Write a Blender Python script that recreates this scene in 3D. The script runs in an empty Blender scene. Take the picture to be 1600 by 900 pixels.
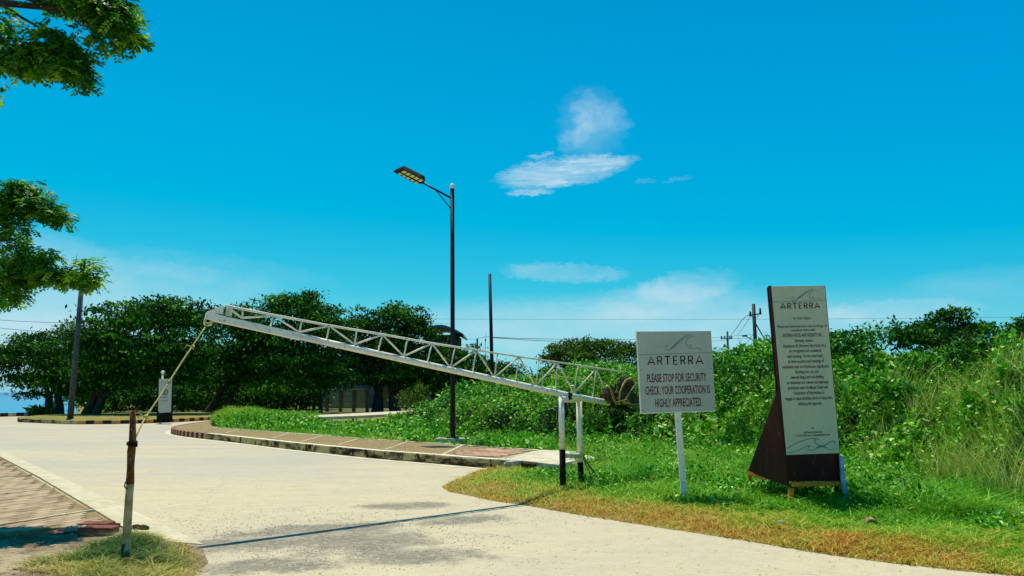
import bpy, math, random
import numpy as np
from mathutils import Vector
random.seed(7); RS = np.random.RandomState(11)
scn = bpy.context.scene
col = scn.collection
R = math.radians

# ------------------------------------------------------------------ camera
FOC, PITCH, CAMH = 1150.0, R(8.07), 1.6
cam_data = bpy.data.cameras.new('camera'); cam = bpy.data.objects.new('camera', cam_data)
col.objects.link(cam); scn.camera = cam
cam_data.lens = FOC / 1600 * 36; cam_data.sensor_width = 36
cam_data.clip_start = 0.05; cam_data.clip_end = 40000
cam.location = (0, 0, CAMH); cam.rotation_euler = (R(90) + PITCH, 0, 0)
scn.render.resolution_x, scn.render.resolution_y = 1024, 576
scn.view_settings.view_transform = 'Standard'; scn.view_settings.look = 'None'
scn.view_settings.exposure = 0.0; scn.view_settings.gamma = 1.0

def ray(px, py):
    dx = (px - 800) / FOC; dy = (450 - py) / FOC
    return Vector((dx, math.cos(PITCH) - math.sin(PITCH) * dy, math.sin(PITCH) + math.cos(PITCH) * dy))
def at(px, py, Y):
    r = ray(px, py); k = Y / r.y
    return Vector((r.x * k, Y, CAMH + r.z * k))
def G(px, py, z=0.0):
    r = ray(px, py); k = (z - CAMH) / r.z
    return Vector((r.x * k, r.y * k, z))

# ------------------------------------------------------------------ sun and sky
SDX, SDY = 0.15, -0.28                      # horizontal drift of the light per metre it falls
sun_dir = Vector((SDX, SDY, -1)).normalized()
sd = bpy.data.lights.new('sun', 'SUN'); sd.energy = 5.0; sd.angle = R(0.4); sd.color = (1.0, 0.95, 0.84)
sun = bpy.data.objects.new('sun', sd); col.objects.link(sun)
sun.rotation_euler = sun_dir.to_track_quat('-Z', 'Y').to_euler(); sun.location = (-5, 8, 30)

world = bpy.data.worlds.new('World'); scn.world = world; world.use_nodes = True
wn, wl = world.node_tree.nodes, world.node_tree.links
def _soc(nt_links, sock, v):
    if isinstance(v, (int, float)): sock.default_value = v
    else: nt_links.new(v, sock)
def wm(op, a, b=0.0, c=0.0, clamp=False):
    n = wn.new('ShaderNodeMath'); n.operation = op; n.use_clamp = clamp
    for i, v in enumerate((a, b, c)): _soc(wl, n.inputs[i], v)
    return n.outputs[0]
sky = wn.new('ShaderNodeTexSky'); sky.sky_type = 'NISHITA'; sky.sun_disc = False
sky.sun_elevation = math.atan2(1, math.hypot(SDX, SDY)); sky.sun_rotation = math.atan2(-SDX, -SDY)
sky.air_density = 1.0; sky.dust_density = 0.6; sky.ozone_density = 1.0
sep = wn.new('ShaderNodeSeparateColor'); wl.new(sky.outputs[0], sep.inputs[0])
# the camera's strong colour rendering: red pulled out of the blue, blue lifted
r_ = wm('MAXIMUM', wm('MULTIPLY_ADD', sep.outputs[0], 0.42, -1.22), 0.0)
g_ = wm('MULTIPLY_ADD', sep.outputs[1], 0.90, 0.72)
b_ = wm('MULTIPLY_ADD', sep.outputs[2], 0.30, 5.6)
comb = wn.new('ShaderNodeCombineColor')
for i, v in enumerate((r_, g_, b_)): wl.new(v, comb.inputs[i])
tc = wn.new('ShaderNodeTexCoord'); sx = wn.new('ShaderNodeSeparateXYZ'); wl.new(tc.outputs['Generated'], sx.inputs[0])
az = wm('MULTIPLY', wm('ARCTAN2', sx.outputs[0], sx.outputs[1]), 57.2958)
el = wm('MULTIPLY', wm('ARCSINE', sx.outputs[2]), 57.2958)
ae = wn.new('ShaderNodeCombineXYZ'); wl.new(az, ae.inputs[0]); wl.new(el, ae.inputs[1])
def wnoise(sx_, sy_, scale, detail=5, rough=0.6, dist=0.0):
    mp = wn.new('ShaderNodeVectorMath'); mp.operation = 'MULTIPLY'; mp.inputs[1].default_value = (sx_, sy_, 1)
    wl.new(ae.outputs[0], mp.inputs[0])
    n = wn.new('ShaderNodeTexNoise'); n.inputs['Scale'].default_value = scale; n.inputs['Detail'].default_value = detail
    n.inputs['Roughness'].default_value = rough; n.inputs['Distortion'].default_value = dist
    wl.new(mp.outputs[0], n.inputs['Vector']); return n.outputs[0]
n_warp1 = wnoise(1, 1.6, 0.55, 4); n_warp2 = wnoise(0.7, 1.4, 1.7, 8, .72, .6)
n_streak = wnoise(0.34, 3.4, 1.3, 8, 0.70, 0.8); n_soft = wnoise(0.3, 0.8, 0.5, 5, 0.6, .3); n_puff = wnoise(0.9, 0.7, 0.9, 8, 0.68, .5)
azw = wm('ADD', az, wm('MULTIPLY', wm('SUBTRACT', n_warp1, .5), 2.6)); 
elw = wm('ADD', el, wm('MULTIPLY', wm('SUBTRACT', n_warp2, .5), 1.5))
def cloud(px, py, rx, ry, rot, dens, tex, soft=1.0, power=1.0):
    d = ray(px, py); ca = math.degrees(math.atan2(d.x, d.y)); ce = math.degrees(math.asin(d.normalized().z))
    sc = 1 / 20.1; rx *= sc; ry *= sc; c_, s_ = math.cos(R(rot)), math.sin(R(rot))
    a = wm('SUBTRACT', azw, ca); e = wm('SUBTRACT', elw, ce)
    u = wm('DIVIDE', wm('ADD', wm('MULTIPLY', a, c_), wm('MULTIPLY', e, s_)), rx)
    v = wm('DIVIDE', wm('SUBTRACT', wm('MULTIPLY', e, c_), wm('MULTIPLY', a, s_)), ry)
    q = wm('SUBTRACT', 1.0, wm('ADD', wm('MULTIPLY', u, u), wm('MULTIPLY', v, v)))
    q = wm('MULTIPLY', q, soft, clamp=True)
    if power != 1: q = wm('POWER', q, power)
    if tex is not None: q = wm('MULTIPLY', q, wm('MULTIPLY_ADD', tex, 2.4, -0.45, clamp=True))
    return wm('MULTIPLY', q, dens)
parts = [
    cloud(938, 182, 56, 26, -12, .24, n_puff, 1.2), cloud(903, 214, 40, 18, 25, .24, n_puff, 1.2), cloud(912, 176, 20, 36, -14, .18, n_puff, 1.2), cloud(918, 205, 36, 34, 0, .10, None, 1.0),
    cloud(925, 195, 60, 62, 0, .10, None, 1.2),
    cloud(878, 269, 118, 25, 6, .46, n_streak, 2.0), cloud(850, 274, 70, 17, 2, .26, None, 1.1), cloud(930, 256, 72, 12, 4, .34, n_streak, 2.0),
    cloud(868, 287, 34, 6, 2, .45, n_streak, 2.5),
    cloud(824, 301, 40, 6, 2, .42, n_streak, 2.4), cloud(824, 301, 34, 5, 2, .16, None, 1), cloud(1056, 281, 30, 3.0, 4, .10, n_streak, 2.0), cloud(1008, 284, 14, 3, 3, .07, None, 1.4),
    cloud(845, 243, 24, 4, 12, .3, None, 1.6),
    cloud(880, 426, 110, 17, -3, .34, n_soft, 1.6), cloud(1075, 447, 88, 26, 6, .40, n_soft, 1.5), cloud(1040, 470, 150, 34, 4, .26, n_soft, 1.3),
    cloud(960, 520, 460, 56, 0, .40, n_soft, 1.3), cloud(1000, 505, 520, 52, 0, .16, None, 1.2), cloud(1400, 485, 110, 18, 0, .42, n_soft, 1.5), cloud(1580, 440, 150, 26, 0, .16, n_soft),
    cloud(60, 545, 190, 55, 0, .62, n_streak, 1.3), cloud(40, 520, 160, 60, 0, .25, None, 1.3), cloud(230, 455, 210, 46, 0, .34, n_soft, 1.2), cloud(120, 480, 220, 50, 0, .20, None, 1.1), cloud(330, 420, 200, 26, -4, .14, n_soft),
    
    cloud(40, 400, 120, 40, 0, .26, None, 1.2),
]
tot = parts[0]
for p_ in parts[1:]: tot = wm('ADD', tot, p_)
tot = wm('MINIMUM', tot, 0.85)
low = wm('MULTIPLY', wm('SUBTRACT', 1.0, wm('DIVIDE', wm('MAXIMUM', el, 0.0), 8.0), clamp=True), 0.34)   # thin haze low down
tot = wm('ADD', tot, wm('MULTIPLY', low, wm('SUBTRACT', 1.0, tot)))
mixc = wn.new('ShaderNodeMix'); mixc.data_type = 'RGBA'; wl.new(tot, mixc.inputs[0])
wl.new(comb.outputs[0], mixc.inputs[6]); mixc.inputs[7].default_value = (5.6, 7.6, 8.6, 1)
zen = wm('SUBTRACT', 1.0, wm('MULTIPLY', wm('DIVIDE', wm('SUBTRACT', el, 20.0), 60.0, clamp=True), 0.5))   # the blue goes on deepening towards the zenith
zv = wn.new('ShaderNodeVectorMath'); zv.operation = 'SCALE'; wl.new(mixc.outputs[2], zv.inputs[0]); wl.new(zen, zv.inputs['Scale'])
bg = wn['Background']; wl.new(zv.outputs[0], bg.inputs[0]); bg.inputs[1].default_value = 0.1

# ------------------------------------------------------------------ helpers
def tag(o, label=None, cat=None, group=None, kind=None):
    if label: o['label'] = label
    if cat: o['category'] = cat
    if group: o['group'] = group
    if kind: o['kind'] = kind
    return o
def empty(name, loc=(0, 0, 0)):
    o = bpy.data.objects.new(name, None); o.location = loc; o.empty_display_size = .2; col.objects.link(o); return o
def link_mesh(name, me, parent=None):
    o = bpy.data.objects.new(name, me); col.objects.link(o)
    if parent is not None:
        o.parent = parent; pl = wloc(parent)
        o.location = -pl
    return o
def wloc(o):
    v = Vector((0, 0, 0))
    while o is not None: v += Vector(o.location); o = o.parent
    return v
class MB:
    def __init__(s): s.v = []; s.f = []
    def add(s, vs, fs):
        b = len(s.v); s.v += [tuple(v) for v in vs]; s.f += [tuple(i + b for i in f) for f in fs]; return s
    def hexa(s, b4, t4):                       # bottom ring (ccw seen from above) and top ring
        return s.add(list(b4) + list(t4), [(3, 2, 1, 0), (4, 5, 6, 7), (0, 1, 5, 4), (1, 2, 6, 5), (2, 3, 7, 6), (3, 0, 4, 7)])
    def box(s, c, sx, sy, sz, rz=0.0):
        c = Vector(c); cr, sr = math.cos(rz), math.sin(rz); vs = []
        for z in (-sz / 2, sz / 2):
            for x, y in ((-1, -1), (1, -1), (1, 1), (-1, 1)):
                X, Y = x * sx / 2, y * sy / 2
                vs.append(c + Vector((X * cr - Y * sr, X * sr + Y * cr, z)))
        return s.hexa(vs[:4], vs[4:])
    def beam(s, a, b, w, h=None, up=(0, 0, 1)):
        a, b = Vector(a), Vector(b); h = h or w; d = (b - a).normalized(); u = Vector(up)
        if abs(d.dot(u)) > .98: u = Vector((0, 1, 0))
        x = d.cross(u).normalized(); z = x.cross(d)
        q = lambda p: [p - x * w / 2 - z * h / 2, p + x * w / 2 - z * h / 2, p + x * w / 2 + z * h / 2, p - x * w / 2 + z * h / 2]
        return s.hexa(q(a), q(b))
    def tube(s, pts, rad, n=10, cap=True, jit=0.0):
        pts = [Vector(p) for p in pts]; m = len(pts)
        if not hasattr(rad, '__len__'): rad = [rad] * m
        ref = Vector((0.13, 0.31, 1)); base = len(s.v); prevx = None
        for i, p in enumerate(pts):
            d = (pts[min(i + 1, m - 1)] - pts[max(i - 1, 0)]).normalized()
            x = d.cross(ref) if prevx is None else prevx - d * prevx.dot(d)
            if x.length < 1e-5: x = d.cross(Vector((1, 0, 0)))
            x.normalize(); y = d.cross(x); prevx = x
            for k in range(n):
                a = 2 * math.pi * k / n; rr = rad[i] * (1 + (random.uniform(-jit, jit) if jit else 0))
                s.v.append(tuple(p + x * math.cos(a) * rr + y * math.sin(a) * rr))
        for i in range(m - 1):
            for k in range(n):
                k2 = (k + 1) % n
                s.f.append((base + i * n + k, base + i * n + k2, base + (i + 1) * n + k2, base + (i + 1) * n + k))
        if cap:
            s.f.append(tuple(base + k for k in reversed(range(n)))); s.f.append(tuple(base + (m - 1) * n + k for k in range(n)))
        return s
    def prism(s, poly, z0, z1):                # polygon of (x,y) ccw
        n = len(poly); vs = [(p[0], p[1], z0) for p in poly] + [(p[0], p[1], z1) for p in poly]
        fs = [tuple(reversed(range(n))), tuple(range(n, 2 * n))] + [(i, (i + 1) % n, n + (i + 1) % n, n + i) for i in range(n)]
        return s.add(vs, fs)
    def build(s, name, mat, parent=None, smooth=False, bevel=0.0):
        me = bpy.data.meshes.new(name); me.from_pydata(s.v, [], s.f); me.update()
        if mat: me.materials.append(mat)
        if smooth: me.polygons.foreach_set('use_smooth', [True] * len(me.polygons))
        o = link_mesh(name, me, parent)
        if bevel:
            m = o.modifiers.new('bevel', 'BEVEL'); m.width = bevel; m.segments = 2; m.limit_method = 'ANGLE'
        return o

# ---- materials
def lin(h):
    h = h.lstrip('#'); return tuple(((int(h[i:i + 2], 16) / 255) ** 2.2) for i in (0, 2, 4))
class Mat:
    def __init__(s, name, rough=.7, spec=.3):
        s.m = bpy.data.materials.new(name); s.m.use_nodes = True; s.n = s.m.node_tree.nodes; s.l = s.m.node_tree.links
        s.b = s.n['Principled BSDF']; s.b.inputs['Roughness'].default_value = rough
        s.b.inputs['Specular IOR Level'].default_value = spec
        s.geo = s.n.new('ShaderNodeNewGeometry'); s.pos = s.geo.outputs['Position']
    def math(s, op, a, b=0.0, c=0.0, clamp=False):
        n = s.n.new('ShaderNodeMath'); n.operation = op; n.use_clamp = clamp
        for i, v in enumerate((a, b, c)): _soc(s.l, n.inputs[i], v)
        return n.outputs[0]
    def noise(s, scale, detail=4, rough=.6, stretch=(1, 1, 1), dist=0, vec=None):
        mp = s.n.new('ShaderNodeMapping'); mp.inputs['Scale'].default_value = stretch; s.l.new(vec or s.pos, mp.inputs[0])
        n = s.n.new('ShaderNodeTexNoise'); n.inputs['Scale'].default_value = scale; n.inputs['Detail'].default_value = detail
        n.inputs['Roughness'].default_value = rough; n.inputs['Distortion'].default_value = dist
        s.l.new(mp.outputs[0], n.inputs['Vector']); return n.outputs[0]
    def step(s, v, lo, hi):
        n = s.n.new('ShaderNodeMapRange'); n.interpolation_type = 'SMOOTHSTEP'; n.inputs[1].default_value = lo; n.inputs[2].default_value = hi
        s.l.new(v, n.inputs[0]); return n.outputs[0]
    def mix(s, f, a, b):
        n = s.n.new('ShaderNodeMix'); n.data_type = 'RGBA'
        _soc(s.l, n.inputs[0], f)
        for i, v in ((6, a), (7, b)):
            if isinstance(v, tuple): n.inputs[i].default_value = v[:3] + (1,)
            else: s.l.new(v, n.inputs[i])
        return n.outputs[2]
    def bump(s, h, strength=.4, dist=.01):
        n = s.n.new('ShaderNodeBump'); n.inputs['Strength'].default_value = strength; n.inputs['Distance'].default_value = dist
        s.l.new(h, n.inputs['Height']); s.l.new(n.outputs[0], s.b.inputs['Normal']); return s
    def col(s, c):
        if isinstance(c, tuple): s.b.inputs['Base Color'].default_value = c[:3] + (1,)
        else: s.l.new(c, s.b.inputs['Base Color'])
        return s
def worn(name, c1, c2, scale=6, lo=.45, hi=.65, rough=.7, spec=.3, bs=.3, c3=None, stretch=(1, 1, 1)):
    m = Mat(name, rough, spec); n = m.noise(scale, 6, .65, stretch); c = m.mix(m.step(n, lo, hi), c1, c2)
    if c3: c = m.mix(m.step(m.noise(scale * 4.3, 5, .7, stretch), .56, .68), c, c3)
    m.col(c); m.bump(m.noise(scale * 9, 4), bs, .004); return m.m
M = {}
M['white_paint'] = worn('white_paint', (.86, .79, .62), (.74, .67, .50), 5, .4, .7, .5, .4, .25, (.34, .27, .17))
M['white_paint_old'] = worn('white_paint_old', (.74, .68, .48), (.60, .51, .28), 9, .45, .6, .6, .3, .3, (.25, .17, .08))
M['dark_metal'] = worn('dark_metal', (.012, .012, .012), (.03, .028, .024), 6, .4, .7, .5, .15, .1)
M['black'] = worn('black_paint', (.012, .010, .006), (.03, .025, .015), 8, .4, .7, .8, .05, .2)
M['chrome'] = Mat('bright_cap', .25, .5).col((.75, .78, .8)).m
M['led'] = Mat('led_cover', .35, .5).col((.80, .74, .36)).m
M['red_wood'] = worn('dark_red_board', (.050, .008, .005), (.025, .005, .004), 4, .4, .65, .55, .15, .3, (.10, .025, .01), (1, 1, .2))
M['orange_wood'] = worn('orange_timber', (.95, .27, .03), (.75, .18, .02), 7, .4, .65, .7, .2, .4, (.12, .045, .015), (.4, .4, 1))
M['concrete'] = worn('weathered_concrete', (.42, .39, .31), (.30, .27, .20), 2.2, .4, .62, .9, .15, .5, (.16, .13, .08))
M['white_concrete'] = worn('whitewashed_concrete', (.62, .55, .38), (.46, .40, .26), 3, .42, .62, .85, .15, .5, (.28, .24, .16))
M['apron'] = worn('cement_apron', (.66, .58, .40), (.54, .46, .31), 2.5, .4, .6, .9, .1, .4, (.44, .37, .25))
M['capping'] = worn('kerb_capping', (.82, .74, .52), (.66, .58, .38), 2, .45, .7, .85, .1, .4, (.34, .28, .16))
M['old_joint'] = worn('old_mortar_joint', (.56, .45, .27), (.40, .30, .17), 5, .4, .6, .9, .1, .5, (.26, .20, .11))
M['gutter'] = worn('worn_gutter', (.60, .52, .34), (.50, .43, .27), 2.5, .4, .6, .9, .1, .5, (.40, .33, .20))
M['grey_pole'] = worn('grey_pole', (.07, .08, .08), (.045, .055, .05), 3, .4, .6, .7, .2, .2)
M['wall'] = worn('cream_wall', (.50, .42, .22), (.38, .31, .16), .8, .4, .6, .9, .1, .3)
M['wall_post'] = worn('wall_post', (.26, .20, .11), (.18, .14, .08), 1.2, .4, .6, .9, .1, .3)
M['rope'] = worn('yellow_rope', (.62, .52, .16), (.42, .34, .10), 30, .4, .6, .85, .1, .6)
M['yellow'] = worn('yellow_plastic', (.80, .58, .02), (.62, .42, .02), 10, .4, .6, .5, .4, .4)
M['bark'] = worn('tree_bark', (.045, .035, .022), (.075, .060, .040), 5, .4, .6, .95, .05, .9, None, (1, 1, .3))
M['stone'] = worn('pale_stone', (.50, .46, .36), (.34, .30, .22), 7, .4, .6, .9, .1, .7, (.16, .13, .09))
M['dark_stone'] = worn('dark_mossy_stone', (.05, .038, .02), (.16, .12, .07), 14, .48, .66, .95, .05, .9, (.02, .018, .008))
M['orange_kerb'] = worn('orange_kerb_paint', (.62, .27, .05), (.48, .20, .05), 5, .4, .65, .8, .2, .3, (.2, .10, .04))
M['black_kerb'] = worn('black_kerb_paint', (.014, .013, .012), (.035, .028, .02), 5, .4, .65, .8, .2, .3)
M['pink_kerb'] = worn('faded_orange_kerb_paint', (.50, .22, .11), (.42, .24, .13), 7, .4, .6, .85, .1, .3, (.10, .05, .03))
M['red_paver'] = worn('red_paver', (.25, .10, .06), (.15, .055, .035), 9, .4, .65, .9, .1, .6, (.14, .05, .035))
M['ink'] = Mat('black_print', .6, .2).col((.018, .012, .010)).m
M['maroon_ink'] = Mat('dark_maroon_print', .6, .2).col((.11, .008, .006)).m
M['teal'] = Mat('teal_print', .6, .2).col((.06, .22, .21)).m
M['slate'] = Mat('slate_blue_print', .6, .2).col((.16, .20, .19)).m
M['roof'] = worn('blue_grey_roof', (.06, .16, .26), (.04, .11, .19), 2, .4, .6, .4, .4, .2)
M['pale_plaster'] = worn('pale_plaster', (.20, .23, .25), (.14, .16, .17), .6, .4, .6, .9, .1, .2)
M['wire'] = Mat('wire', .6, .2).col((.015, .018, .02)).m
M['cardboard'] = worn('dry_leaf', (.62, .44, .24), (.42, .27, .12), 12, .4, .6, .9, .1, .5)
M['blue_white'] = worn('bluish_white_paint', (.42, .50, .62), (.28, .34, .44), 9, .42, .6, .6, .3, .4, (.12, .14, .16))

# sign board face
def board_mat(name, c1, c2):
    m = Mat(name, .55, .25); n = m.noise(2.2, 6, .7, (1, 1, .5)); c = m.mix(m.step(n, .38, .66), c1, c2)
    st = m.step(m.noise(9, 5, .7, (1, 1, .22)), .60, .78); c = m.mix(m.math('MULTIPLY', st, .5), c, tuple(x * .66 for x in c1))
    c = m.mix(m.math('MULTIPLY', m.step(m.noise(60, 3, .6), .68, .74), .35), c, (.22, .17, .10)); m.col(c); m.bump(m.noise(30, 4), .12, .003); return m.m
M['board'] = board_mat('weathered_sign_panel', (.49, .475, .36), (.42, .42, .33))
M['board2'] = board_mat('stained_sign_panel', (.60, .53, .33), (.50, .47, .31))

# roads
def road_material():
    m = Mat('pale_concrete_road', .92, .12)
    sp = m.n.new('ShaderNodeSeparateXYZ'); m.l.new(m.pos, sp.inputs[0]); X, Y = sp.outputs[0], sp.outputs[1]
    big = m.noise(.22, 5, .6, (1, .6, 1)); med = m.noise(1.1, 6, .65, (.45, 1, 1), .5); fine = m.noise(42, 5, .75); grit = m.noise(110, 3, .7)
    c = m.mix(m.step(big, .40, .62), (.57, .475, .295), (.515, .445, .295))
    c = m.mix(m.math('MULTIPLY', m.step(med, .50, .64), .55), c, (.50, .43, .30))
    far = m.step(Y, 11.0, 19.0)
    c = m.mix(m.math('MULTIPLY', m.math('MULTIPLY', far, m.step(m.noise(.35, 5, .6, (.35, 1, 1), .8), .36, .58)), .8), c, (.43, .40, .325))
    # long tyre-worn streaks
    stk = m.step(m.noise(2.0, 6, .75, (.12, 1.1, 1), .5), .52, .64)
    c = m.mix(m.math('MULTIPLY', stk, m.math('MULTIPLY', far, .45)), c, (.36, .33, .27))
    # worn-off patch where the dark aggregate shows
    def blob(cx, cy, rx, ry, rot=0.0):
        cr, sr = math.cos(rot), math.sin(rot)
        dx, dy = m.math('SUBTRACT', X, cx), m.math('SUBTRACT', Y, cy)
        u = m.math('DIVIDE', m.math('ADD', m.math('MULTIPLY', dx, cr), m.math('MULTIPLY', dy, sr)), rx)
        v = m.math('DIVIDE', m.math('SUBTRACT', m.math('MULTIPLY', dy, cr), m.math('MULTIPLY', dx, sr)), ry)
        return m.math('SUBTRACT', 1.0, m.math('ADD', m.math('MULTIPLY', u, u), m.math('MULTIPLY', v, v)), clamp=True)
    bl = None
    for (px, py, rx, ry, rot) in ((560, 845, 1.15, 1.1, .3), (500, 828, 1.5, .55, .35), (400, 850, 1.2, .6, .3), (640, 868, 1.0, .55, 0), (420, 885, .9, .45, .2), (640, 790, .9, .5, .1), (720, 812, .8, .5, .2), (330, 852, .8, .35, .3)):
        g = G(px, py); q = blob(g.x, g.y, rx, ry, rot); bl = q if bl is None else m.math('MAXIMUM', bl, q)
    edge = m.math('ADD', bl, m.math('MULTIPLY', m.math('SUBTRACT', m.noise(2.1, 6, .72), .5), 2.4))
    mask = m.step(edge, .10, 1.0); grain = m.step(m.math('ADD', m.noise(19, 6, .9, (.7, 1, 1)), m.math('MULTIPLY', mask, .05)), .49, .57)
    c = m.mix(m.math('MULTIPLY', mask, .6), c, (.36, .33, .27))
    c = m.mix(m.math('MULTIPLY', m.math('MULTIPLY', mask, grain), .8), c, (.13, .11, .08))
    c = m.mix(m.math('MULTIPLY', m.step(fine, .52, .63), .60), c, (.33, .27, .16))
    c = m.mix(m.math('MULTIPLY', m.step(grit, .62, .72), .30), c, (.70, .62, .44))
    vo = m.n.new('ShaderNodeTexVoronoi'); vo.feature = 'DISTANCE_TO_EDGE'; vo.inputs['Scale'].default_value = .16
    wv = m.n.new('ShaderNodeVectorMath'); wv.operation = 'ADD'; m.l.new(m.pos, wv.inputs[0])
    nn = m.n.new('ShaderNodeTexNoise'); nn.inputs['Scale'].default_value = .9; nn.inputs['Detail'].default_value = 6; m.l.new(m.pos, nn.inputs['Vector'])
    sc = m.n.new('ShaderNodeVectorMath'); sc.operation = 'SCALE'; sc.inputs['Scale'].default_value = 1.1; m.l.new(nn.outputs['Color'], sc.inputs[0])
    m.l.new(sc.outputs[0], wv.inputs[1]); m.l.new(wv.outputs[0], vo.inputs['Vector'])
    crack = m.math('SUBTRACT', 1.0, m.step(vo.outputs['Distance'], .0005, .003)); c = m.mix(m.math('MULTIPLY', crack, .35), c, (.24, .21, .15))
    m.col(c)
    dd = m.step(m.noise(13, 5, .85, (.5, 1, 1), .4), .50, .62); c = m.mix(m.math('MULTIPLY', dd, .38), c, (.36, .30, .17))
    mo = m.step(m.noise(3.4, 6, .75, (.5, 1, 1), .6), .46, .62); c = m.mix(m.math('MULTIPLY', mo, .40), c, (.42, .36, .24)); m.col(c)
    h = m.math('ADD', m.math('MULTIPLY', fine, .6), m.math('MULTIPLY', m.math('MULTIPLY', grain, mask), -1.2)); m.bump(h, .55, .008); return m.m
M['road'] = road_material()
def soil_material(name, a, b, c3):
    m = Mat(name, .95, .08); c = m.mix(m.step(m.noise(.8, 6, .7), .4, .62), a, b); c = m.mix(m.math('MULTIPLY', m.step(m.noise(9, 5, .75), .48, .6), .7), c, c3)
    m.col(c); m.bump(m.noise(14, 6, .75), .8, .04); return m.m
M['soil'] = soil_material('dry_verge_soil', (.26, .22, .06), (.12, .14, .025), (.40, .31, .10))
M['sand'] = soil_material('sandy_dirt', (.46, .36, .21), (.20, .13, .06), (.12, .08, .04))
M['ground'] = soil_material('grassy_ground', (.10, .12, .03), (.16, .14, .06), (.06, .08, .02))
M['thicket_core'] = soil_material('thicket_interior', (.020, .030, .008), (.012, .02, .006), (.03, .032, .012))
M['litter'] = soil_material('walk_dirt', (.34, .235, .11), (.28, .22, .10), (.17, .12, .05))
def kerb_material():
    m = Mat('mouldy_kerb', .9, .12); sp = m.n.new('ShaderNodeSeparateXYZ'); m.l.new(m.pos, sp.inputs[0])
    n = m.step(m.noise(1.6, 7, .72, (.6, .6, 2)), .40, .56)
    c = m.mix(n, (.03, .024, .01), (.50, .38, .16)); c = m.mix(m.step(m.noise(5, 6, .75, (1, 1, .6)), .50, .62), c, (.016, .013, .006)); m.col(c); m.bump(m.noise(30, 5), .6, .01); return m.m
M['kerb'] = kerb_material()
def paver_material(name, a, b, c3):
    m = Mat(name, .92, .1); oi = m.n.new('ShaderNodeObjectInfo'); at_ = m.n.new('ShaderNodeAttribute'); at_.attribute_name = 'tone'
    rv = m.math('FRACT', m.math('ADD', oi.outputs['Random'], at_.outputs['Fac']))
    c = m.mix(rv, a, b); c = m.mix(m.math('MULTIPLY', m.step(m.noise(1.2, 6, .7), .44, .62), .35), c, c3)
    c = m.mix(m.math('MULTIPLY', m.step(m.noise(30, 4, .7), .55, .68), .6), c, tuple(x * .45 for x in a))
    m.col(c); m.bump(m.noise(60, 4), .5, .004); return m.m
M['tan_paver'] = paver_material('tan_paver', (.50, .365, .22), (.29, .195, .115), (.44, .33, .20))
M['pink_paver'] = paver_material('pink_paver', (.62, .36, .23), (.24, .13, .08), (.40, .30, .16))
def sea_material():
    m = Mat('sea_water', .25, .5); sp = m.n.new('ShaderNodeSeparateXYZ'); m.l.new(m.pos, sp.inputs[0])
    c = m.mix(m.step(sp.outputs[1], 90, 900), (.006, .22, .36), (.002, .08, .22)); c = m.mix(m.math('MULTIPLY', m.step(m.noise(.06, 6, .7, (.3, 1, 1)), .5, .7), .4), c, (.01, .20, .36))
    m.col(c); m.bump(m.noise(1.5, 6, .7, (.4, 1, 1)), .5, .15); return m.m
M['sea'] = sea_material()
def leaf_material(name, stops, transl=.32, rough=.42, spec=.35):
    m = Mat(name, rough, spec); a = m.n.new('ShaderNodeAttribute'); a.attribute_name = 'tone'
    cr = m.n.new('ShaderNodeValToRGB'); e = cr.color_ramp.elements
    while len(e) < len(stops): e.new(.5)
    for i, (p, c) in enumerate(stops): e[i].position = p; e[i].color = c + (1,)
    m.l.new(a.outputs['Fac'], cr.inputs[0]); m.col(cr.outputs[0])
    tr = m.n.new('ShaderNodeBsdfTranslucent'); mx = m.n.new('ShaderNodeMixShader'); mx.inputs[0].default_value = transl
    hs = m.n.new('ShaderNodeHueSaturation'); hs.inputs['Value'].default_value = 1.5; hs.inputs['Hue'].default_value = .50; m.l.new(cr.outputs[0], hs.inputs['Color']); m.l.new(hs.outputs[0], tr.inputs[0])
    m.l.new(m.b.outputs[0], mx.inputs[1]); m.l.new(tr.outputs[0], mx.inputs[2]); m.l.new(mx.outputs[0], m.n['Material Output'].inputs[0]); return m.m
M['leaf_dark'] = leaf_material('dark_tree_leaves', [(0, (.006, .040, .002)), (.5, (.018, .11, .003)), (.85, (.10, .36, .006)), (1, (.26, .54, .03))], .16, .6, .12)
M['leaf_fore'] = leaf_material('near_tree_leaves', [(0, (.010, .060, .003)), (.5, (.025, .14, .004)), (.85, (.12, .36, .008)), (1, (.34, .50, .04))], .36, .5, .2)
M['leaf_vine'] = leaf_material('vine_leaves', [(0, (.004, .045, .001)), (.38, (.024, .20, .003)), (.68, (.13, .44, .008)), (.88, (.32, .60, .03)), (1, (.56, .74, .22))], .14, .5, .2)
M['leaf_olive'] = leaf_material('olive_tree_leaves', [(0, (.020, .065, .003)), (.5, (.055, .15, .005)), (1, (.20, .25, .012))], .22, .6, .12)
M['grass'] = leaf_material('grass_blades', [(0, (.62, .30, .04)), (.12, (.60, .40, .06)), (.28, (.48, .47, .05)), (.5, (.26, .46, .02)), (.75, (.09, .38, .008)), (1, (.03, .26, .005))], .16, .55, .15)
M['rough_grass'] = leaf_material('rough_grass', [(0, (.62, .44, .14)), (.3, (.46, .40, .09)), (.55, (.20, .24, .03)), (.8, (.06, .14, .008)), (1, (.03, .09, .004))], .14, .55, .15)
M['straw'] = leaf_material('tall_grass', [(0, (.66, .56, .22)), (.3, (.48, .50, .08)), (.65, (.22, .38, .02)), (1, (.06, .22, .006))], .16, .5, .2)

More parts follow.
